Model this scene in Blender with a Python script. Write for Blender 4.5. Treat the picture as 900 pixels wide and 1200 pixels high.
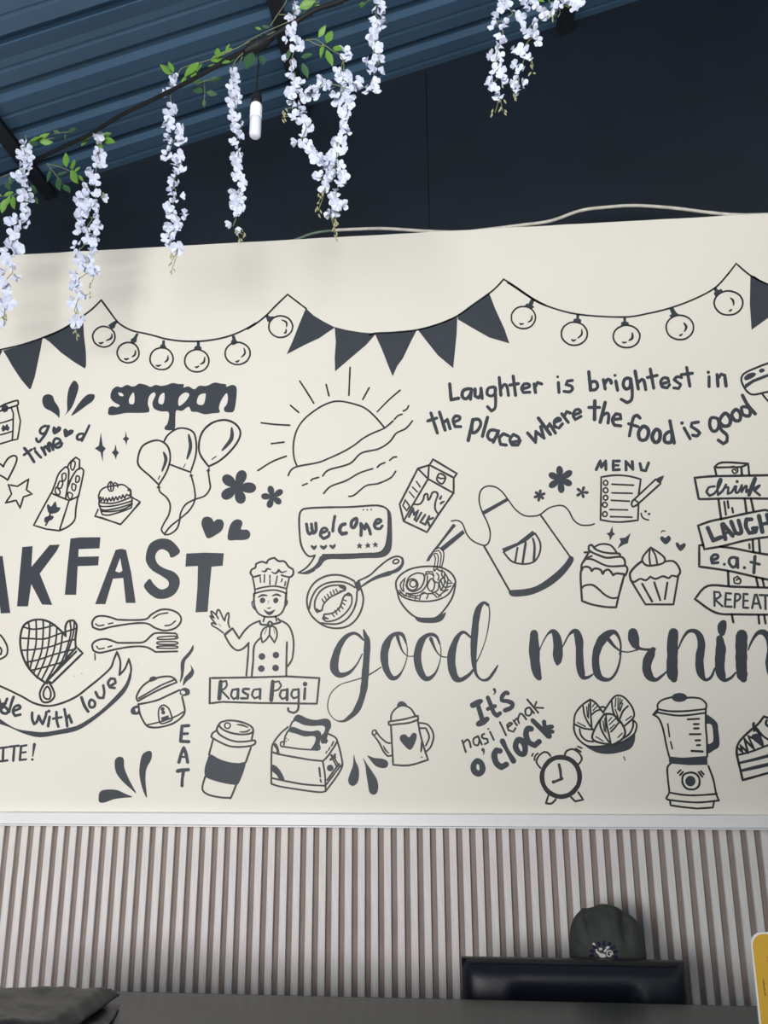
import bpy, bmesh, math, random
from mathutils import Vector, Matrix, noise
from mathutils.geometry import tessellate_polygon, delaunay_2d_cdt
random.seed(7)
for o in list(bpy.data.objects): bpy.data.objects.remove(o)
COL = bpy.context.scene.collection
SC = bpy.context.scene

# ------------------------------------------------------------------ camera
F = 930.0                                   # focal length in pixels of the 900x1200 frame
UP = Vector((-20, 3600, F)).normalized()    # world up, seen in camera axes (x right, y up, z forward)
XR = Vector((11450, 312, -F)); XR = (XR - XR.dot(UP) * UP).normalized()
YF = UP.cross(XR)
if YF.z < 0: YF = -YF
CAM = Vector((0, 0, 1.3))
def ray(px, py):
    v = Vector((px - 450, 600 - py, F))
    return Vector((XR.dot(v), YF.dot(v), UP.dot(v)))
def at_y(px, py, Y): d = ray(px, py); return CAM + d * (Y / d.y)
def at_z(px, py, Z): d = ray(px, py); return CAM + d * ((Z - CAM.z) / d.z)
cd = bpy.data.cameras.new('camera'); cam = bpy.data.objects.new('camera', cd); COL.objects.link(cam)
cd.sensor_fit = 'VERTICAL'; cd.sensor_height = 36; cd.lens = 36 * F / 1200; cd.clip_start = .02
right = Vector((XR.x, YF.x, UP.x)); upv = Vector((XR.y, YF.y, UP.y)); fwd = Vector((XR.z, YF.z, UP.z))
cam.matrix_world = Matrix(((right.x, upv.x, -fwd.x, CAM.x), (right.y, upv.y, -fwd.y, CAM.y), (right.z, upv.z, -fwd.z, CAM.z), (0, 0, 0, 1)))
SC.camera = cam

# ------------------------------------------------------------------ world, lights, exposure
SC.view_settings.view_transform = 'Standard'; SC.view_settings.look = 'None'
SC.view_settings.gamma = 1; SC.view_settings.use_curve_mapping = False
SC.view_settings.exposure = 0.93
w = bpy.data.worlds.new('world'); SC.world = w; w.use_nodes = True
bg = w.node_tree.nodes['Background']; bg.inputs[0].default_value = (.95, .97, 1.0, 1); bg.inputs[1].default_value = 0.52
def area(name, loc, target, sx, sy, power, col):
    l = bpy.data.lights.new(name, 'AREA'); l.shape = 'RECTANGLE'; l.size = sx; l.size_y = sy; l.energy = power; l.color = col
    o = bpy.data.objects.new(name, l); COL.objects.link(o); o.location = loc
    o.rotation_euler = (Vector(target) - Vector(loc)).to_track_quat('-Z', 'Y').to_euler(); return o
area('daylight_from_shopfront', (-.6, -2.2, 1.45), (-.1, 2.3, 1.3), 2.8, 1.1, 118, (1.0, .975, .94))

# ------------------------------------------------------------------ materials
def mat(name, col, rough=.6, spec=.4, metal=0, noise_amt=0, noise_scale=20, bump=0, bump_scale=200, col2=None, stretch=None, sub=0):
    m = bpy.data.materials.new(name); m.use_nodes = True; nt = m.node_tree; b = nt.nodes['Principled BSDF']
    b.inputs['Base Color'].default_value = (*col, 1); b.inputs['Roughness'].default_value = rough
    b.inputs['Specular IOR Level'].default_value = spec; b.inputs['Metallic'].default_value = metal
    tc = nt.nodes.new('ShaderNodeTexCoord'); mp = nt.nodes.new('ShaderNodeMapping'); nt.links.new(tc.outputs['Object'], mp.inputs[0])
    if stretch: mp.inputs['Scale'].default_value = stretch
    if noise_amt or col2:
        n = nt.nodes.new('ShaderNodeTexNoise'); n.inputs['Scale'].default_value = noise_scale; n.inputs['Detail'].default_value = 5
        nt.links.new(mp.outputs[0], n.inputs['Vector'])
        r = nt.nodes.new('ShaderNodeValToRGB'); r.color_ramp.elements[0].position = .32; r.color_ramp.elements[1].position = .68
        c2 = col2 or tuple(c * (1 - noise_amt) for c in col)
        r.color_ramp.elements[0].color = (*c2, 1); r.color_ramp.elements[1].color = (*col, 1)
        nt.links.new(n.outputs['Fac'], r.inputs[0]); nt.links.new(r.outputs[0], b.inputs['Base Color'])
    if bump:
        n = nt.nodes.new('ShaderNodeTexNoise'); n.inputs['Scale'].default_value = bump_scale; n.inputs['Detail'].default_value = 3
        nt.links.new(mp.outputs[0], n.inputs['Vector'])
        bp = nt.nodes.new('ShaderNodeBump'); bp.inputs['Strength'].default_value = bump; bp.inputs['Distance'].default_value = .002
        nt.links.new(n.outputs['Fac'], bp.inputs['Height']); nt.links.new(bp.outputs[0], b.inputs['Normal'])
    if sub:
        b.inputs['Subsurface Weight'].default_value = sub; b.inputs['Subsurface Radius'].default_value = (.01, .01, .01)
    return m
M = dict(
 cream=mat('cream_wall_paint', (.755, .732, .668), .55, .35, noise_amt=.035, noise_scale=2.2, bump=.12, bump_scale=90),
 ink=mat('black_marker_paint', (.020, .022, .027), .5, .4, noise_amt=.3, noise_scale=60),
 slate=mat('dark_slate_mural_paint', (.046, .055, .070), .5, .3, col2=(.032, .038, .048), noise_scale=400, bump=.15, bump_scale=500),
 oak=mat('pale_whitewashed_oak', (.74, .72, .72), .5, .35, col2=(.62, .59, .59), noise_scale=9, stretch=(9, 9, 1), bump=.12, bump_scale=60),
 oakback=mat('brown_slat_backing', (.30, .25, .225), .7, .2, noise_amt=.2, noise_scale=12, stretch=(8, 8, 1)),
 white=mat('white_trim_paint', (.80, .80, .82), .35, .5, noise_amt=.06, noise_scale=6, stretch=(.3, 4, 4)),
 navywall=mat('near_black_panel_paint', (.005, .010, .019), .55, .35, noise_amt=.25, noise_scale=3, bump=.1, bump_scale=120),
 roof=mat('blue_grey_roof_metal', (.075, .150, .255), .38, .5, .25, noise_amt=.15, noise_scale=2.5),
 steel=mat('dark_painted_steel', (.016, .020, .027), .5, .4, noise_amt=.2, noise_scale=15),
 petal=mat('white_silk_petal', (.66, .71, .87), .6, .2, noise_amt=.10, noise_scale=90, sub=.15),
 leaf=mat('fresh_green_leaf', (.16, .34, .05), .45, .4, col2=(.09, .22, .035), noise_scale=30),
 leafdark=mat('deep_green_leaf', (.045, .12, .05), .5, .3, col2=(.03, .08, .04), noise_scale=30),
 stem=mat('olive_stem', (.22, .25, .12), .6, .3, noise_amt=.3, noise_scale=50),
 bud=mat('pale_olive_bud', (.45, .45, .26), .6, .3, noise_amt=.3, noise_scale=60),
 rubber=mat('black_rubber_cable', (.012, .013, .016), .6, .3, noise_amt=.3, noise_scale=40),
 opal=mat('opal_white_bulb', (.93, .95, 1.0), .2, .5, noise_amt=.02, noise_scale=4, sub=.3),
 opal2=mat('frosted_bulb_tip', (.74, .78, .90), .25, .5, noise_amt=.02, noise_scale=4),
 conduit=mat('painted_over_white_cable', (.66, .64, .57), .5, .4, col2=(.46, .45, .40), noise_scale=35),
 conduitgreen=mat('greenish_cable_end', (.14, .20, .16), .5, .4, noise_amt=.3, noise_scale=35),
 leather=mat('black_navy_leatherette', (.004, .006, .014), .45, .35, noise_amt=.2, noise_scale=10, bump=.15, bump_scale=350),
 legmetal=mat('black_chair_leg', (.02, .02, .022), .4, .5, noise_amt=.1, noise_scale=10),
 table=mat('charcoal_table_top', (.028, .034, .032), .26, .4, col2=(.020, .025, .024), noise_scale=5, bump=.22, bump_scale=5),
 tableedge=mat('dark_table_edge', (.015, .016, .016), .5, .3, noise_amt=.2, noise_scale=20),
 cloth=mat('black_folded_nylon', (.018, .019, .022), .42, .45, noise_amt=.2, noise_scale=25, bump=.15, bump_scale=300),
 cap=mat('washed_charcoal_cotton', (.060, .066, .060), .85, .15, col2=(.045, .050, .046), noise_scale=45, bump=.4, bump_scale=900),
 navy=mat('navy_thread', (.010, .010, .045), .7, .2, noise_amt=.2, noise_scale=200),
 thread=mat('white_thread', (.62, .60, .60), .7, .2, noise_amt=.2, noise_scale=200),
 redthread=mat('red_thread', (.28, .035, .05), .7, .2, noise_amt=.2, noise_scale=200),
 yellow=mat('mustard_yellow_print', (.68, .42, .055), .4, .5, noise_amt=.03, noise_scale=5),
 signwhite=mat('white_sign_board', (.85, .85, .86), .35, .5, noise_amt=.02, noise_scale=5),
 signred=mat('coral_red_print', (.62, .09, .09), .4, .5, noise_amt=.05, noise_scale=5),
 signpanel=mat('pale_lilac_print', (.78, .74, .88), .4, .5, col2=(.84, .60, .66), noise_scale=6),
 floor=mat('grey_floor_tile', (.12, .115, .11), .45, .4, noise_amt=.15, noise_scale=3),
 grout=mat('dark_grout', (.12, .12, .11), .8, .2, noise_amt=.2, noise_scale=30),
)

# ------------------------------------------------------------------ helpers
def link(o, parent=None):
    COL.objects.link(o)
    if parent is not None: o.parent = parent
    return o
def mesh_obj(name, verts, faces, m, parent=None, smooth=False):
    me = bpy.data.meshes.new(name); me.from_pydata([tuple(v) for v in verts], [], faces); me.update()
    if m is not None: me.materials.append(m)
    if smooth:
        for p in me.polygons: p.use_smooth = True
    return link(bpy.data.objects.new(name, me), parent)
def bm_obj(name, bm, m, parent=None, smooth=False):
    bmesh.ops.recalc_face_normals(bm, faces=bm.faces)
    me = bpy.data.meshes.new(name); bm.to_mesh(me); bm.free(); me.materials.append(m)
    if smooth:
        for p in me.polygons: p.use_smooth = True
    return link(bpy.data.objects.new(name, me), parent)
def empty(name, loc=(0, 0, 0), parent=None):
    o = bpy.data.objects.new(name, None); o.empty_display_size = .05; o.location = loc; return link(o, parent)
def tag(o, label=None, cat=None, group=None, kind=None):
    if label: o['label'] = label
    if cat: o['category'] = cat
    if group: o['group'] = group
    if kind: o['kind'] = kind
    return o
def box_bm(x0, x1, y0, y1, z0, z1, bevel=0, seg=2):
    bm = bmesh.new()
    bmesh.ops.create_cube(bm, size=1)
    bmesh.ops.scale(bm, vec=(x1 - x0, y1 - y0, z1 - z0), verts=bm.verts)
    bmesh.ops.translate(bm, vec=((x0 + x1) / 2, (y0 + y1) / 2, (z0 + z1) / 2), verts=bm.verts)
    if bevel: bmesh.ops.bevel(bm, geom=bm.edges[:], offset=bevel, segments=seg, affect='EDGES', profile=.5)
    return bm
def catmull(P, n=5, closed=False):
    P = [tuple(p) for p in P]
    if len(P) < 3: return P
    N = len(P); out = []
    rng = range(N) if closed else range(N - 1)
    for i in rng:
        if closed: a, b, c, d = P[(i - 1) % N], P[i], P[(i + 1) % N], P[(i + 2) % N]
        else: a, b, c, d = P[max(i - 1, 0)], P[i], P[i + 1], P[min(i + 2, N - 1)]
        for k in range(n):
            t = k / n
            out.append(tuple(.5 * (2 * b[j] + (c[j] - a[j]) * t + (2 * a[j] - 5 * b[j] + 4 * c[j] - d[j]) * t * t + (3 * b[j] - a[j] - 3 * c[j] + d[j]) * t ** 3) for j in range(len(b))))
    if not closed: out.append(P[-1])
    return out
def tube_bm(pts, r, seg=8, bm=None, cap=True):
    bm = bm or bmesh.new(); pts = [Vector(p) for p in pts]; rings = []
    prev = None
    for i, p in enumerate(pts):
        t = (pts[min(i + 1, len(pts) - 1)] - pts[max(i - 1, 0)]).normalized()
        n = prev if prev is not None else (Vector((0, 0, 1)) if abs(t.z) < .8 else Vector((1, 0, 0)))
        n = (n - n.dot(t) * t).normalized(); b = t.cross(n); prev = n
        rr = r[i] if isinstance(r, (list, tuple)) else r
        rings.append([bm.verts.new(p + (n * math.cos(a) + b * math.sin(a)) * rr) for a in [2 * math.pi * k / seg for k in range(seg)]])
    for A, B in zip(rings, rings[1:]):
        for k in range(seg): bm.faces.new((A[k], A[(k + 1) % seg], B[(k + 1) % seg], B[k]))
    if cap: bm.faces.new(rings[0][::-1]); bm.faces.new(rings[-1])
    return bm
def lathe_bm(prof, cx, cy, seg=20, bm=None):
    bm = bm or bmesh.new(); rings = []
    for r, z in prof:
        rings.append([bm.verts.new((cx + max(r, 1e-5) * math.cos(2 * math.pi * k / seg), cy + max(r, 1e-5) * math.sin(2 * math.pi * k / seg), z)) for k in range(seg)])
    for A, B in zip(rings, rings[1:]):
        for k in range(seg): bm.faces.new((A[k], A[(k + 1) % seg], B[(k + 1) % seg], B[k]))
    bm.faces.new(rings[0][::-1]); bm.faces.new(rings[-1]); return bm

# ------------------------------------------------------------------ the setting
WY = 2.30            # plane of the painted wall
X0, X1 = -2.4, 2.1
TOPZ = 2.842
# painted wall, its top edge slightly ragged
bm = bmesh.new(); n = 90; fr = []; bk = []; b0 = []; b1 = []
for i in range(n + 1):
    x = X0 + (X1 - X0) * i / n; z = TOPZ + noise.noise(Vector((x * 14, 0, 3))) * .0022
    fr.append(bm.verts.new((x, WY, z))); bk.append(bm.verts.new((x, WY + .11, z + .001)))
    b0.append(bm.verts.new((x, WY, 0))); b1.append(bm.verts.new((x, WY + .11, 0)))
for i in range(n):
    bm.faces.new((b0[i], b0[i + 1], fr[i + 1], fr[i])); bm.faces.new((fr[i], fr[i + 1], bk[i + 1], bk[i])); bm.faces.new((bk[i], bk[i + 1], b1[i + 1], b1[i]))
bm.faces.new((b0[0], fr[0], bk[0], b1[0])); bm.faces.new((b0[n], b1[n], bk[n], fr[n]))
tag(bm_obj('wall_back', bm, M['cream']), kind='structure')
# floor with tiles under and behind the table
fl = tag(bm_obj('floor', box_bm(-6, 6, -6, 6, -.06, -.008), M['grout']), kind='structure')
tb = box_bm(-.297, .297, -.297, .297, -.008, 0, .0015, 1); t0 = bm_obj('tile', tb, M['floor'], fl)
tiles = [(x, y) for x in range(-4, 4) for y in range(-2, 4)]
for k, (i, j) in enumerate(tiles):
    o = t0 if k == 0 else link(t0.copy(), fl)
    o.location = (i * .6 + .3, j * .6 + .2, 0)
# upper dark wall: panels with open joints
UY = 2.46
jl = at_y(60, 220, UY); jr = at_y(748, 0, UY); SL = (jr.z - jl.z) / (jr.x - jl.x)
def roof_z(x): return jl.z + SL * (x - jl.x)
up = tag(empty('wall_upper'), kind='structure')
seam = at_y(501, 170, UY).x; edges = [seam - 1.9 * 2, seam - 1.9, seam, seam + 1.9]
for a, b in zip(edges, edges[1:]):
    a2, b2 = a + .0012, b - .0012
    v = [(a2, UY, 2.4), (b2, UY, 2.4), (b2, UY, roof_z(b2) + .02), (a2, UY, roof_z(a2) + .02)]
    v += [(x, UY + .02, z) for x, y, z in v]
    mesh_obj('panel', v, [(0, 1, 2, 3), (7, 6, 5, 4), (0, 4, 5, 1), (1, 5, 6, 2), (2, 6, 7, 3), (3, 7, 4, 0)], M['navywall'], up)
mesh_obj('added_light_stop', [(X0 - .6, UY + .022, 2.3), (X1 + .6, UY + .022, 2.3), (X1 + .6, UY + .022, roof_z(X1 + .6)), (X0 - .6, UY + .022, roof_z(X0 - .6))], [(0, 1, 2, 3)], M['steel'], up)  # added to stop light leaking through the panel joints
# added side walls and front blockers that hem in the light, outside the frame
tag(bm_obj('added_wall_right', box_bm(X1, X1 + .1, -1.6, 2.5, 0, 4.6), M['cream']), kind='structure')  # unseen wall added to keep the right side dimmer
tag(bm_obj('added_light_blocker', box_bm(-.30, X1, -.72, -.60, 0, 1.66), M['steel']), kind='structure')   # added half-height blocker behind the viewer, shades the lower right
tag(bm_obj('added_light_blocker', box_bm(-3.2, -.301, -.72, -.60, 0, .92), M['steel']), kind='structure')  # lower added blocker, lets more light reach the left
tag(bm_obj('added_wall_left', box_bm(X0 - .1, X0, -.6, 2.5, 0, 3.2), M['navywall']), kind='structure')  # unseen dark wall added to dim the upper left
# ribbed metal roof: ribs run up the slope, sheet spans from the upper wall towards the street
ca = 1 / math.hypot(1, SL); dirx = Vector((ca, 0, SL * ca)); nrm = Vector((-SL * ca, 0, ca))
def rp(s, y, h): return Vector((jl.x, y, jl.z)) + dirx * s + nrm * h
pitch = .1625; prof = []; y = UY + .02; ybase = 2.375
k = 0; ys = []
yy = ybase + pitch
while yy > -1.6:
    # rib (raised towards the sky), a flat pan, two fine stiffening ridges
    prof += [(yy, .0), (yy - .020, .0115), (yy - .036, .0115), (yy - .056, 0), (yy - .100, 0), (yy - .106, .0012), (yy - .112, .0012), (yy - .118, 0)]
    yy -= pitch
prof = [(p, h) for p, h in prof if p < UY + .03]
vs = []; fs = []
for p, h in prof:
    vs += [rp(-1.6, p, h), rp(3.6, p, h)]
for i in range(len(prof) - 1): fs.append((2 * i, 2 * i + 1, 2 * i + 3, 2 * i + 2))
rf = mesh_obj('ceiling', vs, fs, M['roof']); tag(rf, kind='structure')
sm = rf.modifiers.new('thick', 'SOLIDIFY'); sm.thickness = .0012; sm.offset = 1
# sheet overlap: one pan edge that hangs a little lower
lap_y = at_z(0, 52, 0).y
d = ray(0, 52); t = (jl.z - SL * jl.x - 1.3) / (d.z - SL * d.x); lap_y = (CAM + d * t).y
v = [rp(-1.6, lap_y, -.001), rp(3.6, lap_y, -.001), rp(3.6, lap_y, -.007), rp(-1.6, lap_y, -.007), rp(-1.6, lap_y + .05, -.001), rp(3.6, lap_y + .05, -.001)]
o = mesh_obj('lap_edge', v, [(0, 1, 2, 3), (3, 2, 5, 4), (0, 4, 5, 1)], M['roof'], rf)
# purlins: dark steel channels under the roof sheet, running away from the wall
for i, (px, py) in enumerate([(57, 222), (352, 131), (657, 28)]):
    q = at_y(px, py, UY); s = (q.x - jl.x) / ca; wd = .020
    bm = bmesh.new(); outline = [(-wd, -.004), (wd, -.004), (wd, -.012), (-wd + .006, -.012), (-wd + .006, -.044), (wd, -.044), (wd, -.038), (wd + .004, -.038), (wd + .004, -.050), (-wd, -.050)]
    A = [bm.verts.new(rp(s + a, UY - .002, h)) for a, h in outline]; B = [bm.verts.new(rp(s + a, -1.2, h)) for a, h in outline]
    for j in range(len(outline)):
        j2 = (j + 1) % len(outline); bm.faces.new((A[j], A[j2], B[j2], B[j]))
    bm.faces.new(A[::-1]); bm.faces.new(B)
    pr = bm_obj('trim_%d' % (i + 2), bm, M['steel']); tag(pr, kind='structure')
# white ledge between mural and slats
tz = 1.046
tr = tag(bm_obj('trim_1', box_bm(X0, X1, WY - .030, WY, tz - .030, tz, .002), M['white']), kind='structure')
bm_obj('lip', box_bm(X0, X1, WY - .034, WY, tz - .0345, tz - .0305, .001, 1), M['white'], tr)
# slatted lower wall: every batten an object
pan = tag(empty('wall_lower', (0, WY, 0)), kind='structure')
bk = bm_obj('backing_board', box_bm(X0, X1, -.004, -.0005, 0, tz - .036), M['oakback'], pan)
sp = .03515; ph = at_y(12.5, 963, WY - .016).x
bm = box_bm(0, .0190, -.0165, -.004, .001, tz - .036, .0008, 1)
s0 = bm_obj('slat', bm, M['oak'], pan); first = True
i0 = int((-1.75 - ph) / sp); i1 = int((1.30 - ph) / sp)
for i in range(i0, i1):
    o = s0 if first else link(s0.copy(), pan); first = False
    o.location = (ph + i * sp, 0, 0)
# a handful of battens carry a different run of grain
for o in list(pan.children)[1:]:
    if o.name.startswith('slat') and random.random() < .5:
        o.scale = (1, 1, 1); o.location.y -= random.uniform(0, .0004)

# ------------------------------------------------------------------ painted mural
def wall_pt(p): q = at_y(p[0], p[1], WY); return (q.x, WY - .0006, q.z)
class Paint:
    def __init__(s): s.v = []; s.f = []; s.m = []; s.k = 0; s.cuts = []
    def cut(s):
        if not s.cuts or s.cuts[-1] != (len(s.v), len(s.f)): s.cuts.append((len(s.v), len(s.f)))
    def clusters(s):
        """strokes that touch are one painted shape"""
        s.cut(); seg = []; pv = pf = 0
        for v_, f_ in s.cuts:
            if f_ > pf: seg.append((range(pv, v_), range(pf, f_)))
            pv, pf = v_, f_
        pts = [[s.v[i] for i in a] for a, _ in seg]; par = list(range(len(seg)))
        def find(i):
            while par[i] != i: i = par[i]
            return i
        bb = [(min(p[0] for p in q), max(p[0] for p in q), min(p[1] for p in q), max(p[1] for p in q)) for q in pts]
        for i in range(len(seg)):
            for j in range(i):
                if find(i) == find(j) or bb[i][0] > bb[j][1] + 1.2 or bb[j][0] > bb[i][1] + 1.2 or bb[i][2] > bb[j][3] + 1.2 or bb[j][2] > bb[i][3] + 1.2: continue
                if any((a[0] - b[0]) ** 2 + (a[1] - b[1]) ** 2 < 1.6 ** 2 for a in pts[i] for b in pts[j]): par[find(i)] = find(j)
        out = {}
        for i in range(len(seg)): out.setdefault(find(i), []).append(i)
        res = []
        for grp in out.values():
            P2 = Paint(); mp = {}
            for g in grp:
                for vi in seg[g][0]: mp[vi] = len(P2.v); P2.v.append(s.v[vi])
                for fi in seg[g][1]: P2.f.append(tuple(mp[a] for a in s.f[fi])); P2.m.append(s.m[fi])
            res.append(P2)
        return res
    def disc(s, c, r, mi, n=12):
        b = len(s.v); s.k += 1
        s.v += [(c[0] + r * math.cos(2 * math.pi * i / n), c[1] + r * math.sin(2 * math.pi * i / n)) for i in range(n)]
        s.f.append(tuple(range(b, b + n))); s.m.append(mi)
    def ribbon(s, pts, ws, mi, closed=False):
        if len(pts) > 1:
            q_, r_ = [pts[0]], [ws[0]]
            for p, w_ in zip(pts[1:], ws[1:]):
                L = math.dist(p, q_[-1]); n_ = max(1, int(L / 2.2)); a_, wa = q_[-1], r_[-1]
                for k_ in range(1, n_ + 1): t_ = k_ / n_; q_.append((a_[0] + (p[0] - a_[0]) * t_, a_[1] + (p[1] - a_[1]) * t_)); r_.append(wa + (w_ - wa) * t_)
            pts, ws = q_, r_
        P = [pts[0]]; W = [ws[0]]
        for p, w_ in zip(pts[1:], ws[1:]):
            if math.dist(p, P[-1]) > .05: P.append(p); W.append(w_)
        if closed and math.dist(P[0], P[-1]) < .3: P.pop(); W.pop()
        N = len(P)
        if N < 2: s.disc(P[0], W[0] / 2, mi); return
        s.k += 1; b = len(s.v); ph = random.random() * 99
        for i in range(N):
            if closed: a, c = P[i - 1], P[(i + 1) % N]
            else: a, c = P[max(i - 1, 0)], P[min(i + 1, N - 1)]
            dx, dy = c[0] - a[0], c[1] - a[1]; L = math.hypot(dx, dy) or 1; nx, ny = -dy / L, dx / L
            hw = W[i] / 2 * (1 + .13 * noise.noise(Vector((P[i][0] * .12, P[i][1] * .12, ph))))
            s.v += [(P[i][0] + nx * hw, P[i][1] + ny * hw), (P[i][0] - nx * hw, P[i][1] - ny * hw)]
        for i in range(N if closed else N - 1):
            j = (i + 1) % N; s.f.append((b + 2 * i, b + 2 * i + 1, b + 2 * j + 1, b + 2 * j)); s.m.append(mi)
        if not closed:
            for e in (0, -1):
                if W[e] > .7: s.disc(P[e], W[e] / 2 * .98, mi, 10)
        for i in range(0 if closed else 1, N if closed else N - 1):
            a, c = P[i - 1], P[(i + 1) % N]
            a1 = math.atan2(P[i][1] - a[1], P[i][0] - a[0]); a2 = math.atan2(c[1] - P[i][1], c[0] - P[i][0])
            if abs((a2 - a1 + math.pi) % (2 * math.pi) - math.pi) > .45: s.disc(P[i], W[i] / 2, mi, 10)
    def fill(s, polys, mi):
        s.k += 1; b = len(s.v); loops = [[Vector((x, y, 0)) for x, y in p] for p in polys]
        flat = [p for l in loops for p in l]; s.v += [(p.x, p.y) for p in flat]
        for t in tessellate_polygon(loops): s.f.append(tuple(b + i for i in t)); s.m.append(mi)
    def build(s, name, parent):
        if not s.f: return None
        s.f = [f_ for f_ in s.f]
        # lay all strokes into one flat, non-overlapping coat of paint
        tri = []; tm = []
        for f_, m_ in zip(s.f, s.m):
            for i in range(1, len(f_) - 1):
                a, b, c = f_[0], f_[i], f_[i + 1]; A, B, C_ = s.v[a], s.v[b], s.v[c]
                ar = (B[0] - A[0]) * (C_[1] - A[1]) - (B[1] - A[1]) * (C_[0] - A[0])
                if abs(ar) > 2e-3: tri.append((a, b, c) if ar > 0 else (a, c, b)); tm.append(m_)
        s.m = tm
        vo, eo, fo, ov, oe, of = delaunay_2d_cdt([Vector(p) for p in s.v], [], tri, 1, 1e-4)
        keep = [(f_, min(s.m[q] for q in src)) for f_, src in zip(fo, of) if src]
        s.m = [k_[1] for k_ in keep]
        o = mesh_obj(name, [wall_pt(p) for p in vo], [k_[0] for k_ in keep], None, parent); me = o.data
        me.materials.append(M['ink']); me.materials.append(M['slate'])
        me.polygons.foreach_set('material_index', s.m)
        for p in me.polygons:
            if p.normal.y > 0: p.flip()
        return o
def parse_pts(tok, n=2): return [tuple(float(q) for q in t.split(',')) for t in tok]
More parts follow.
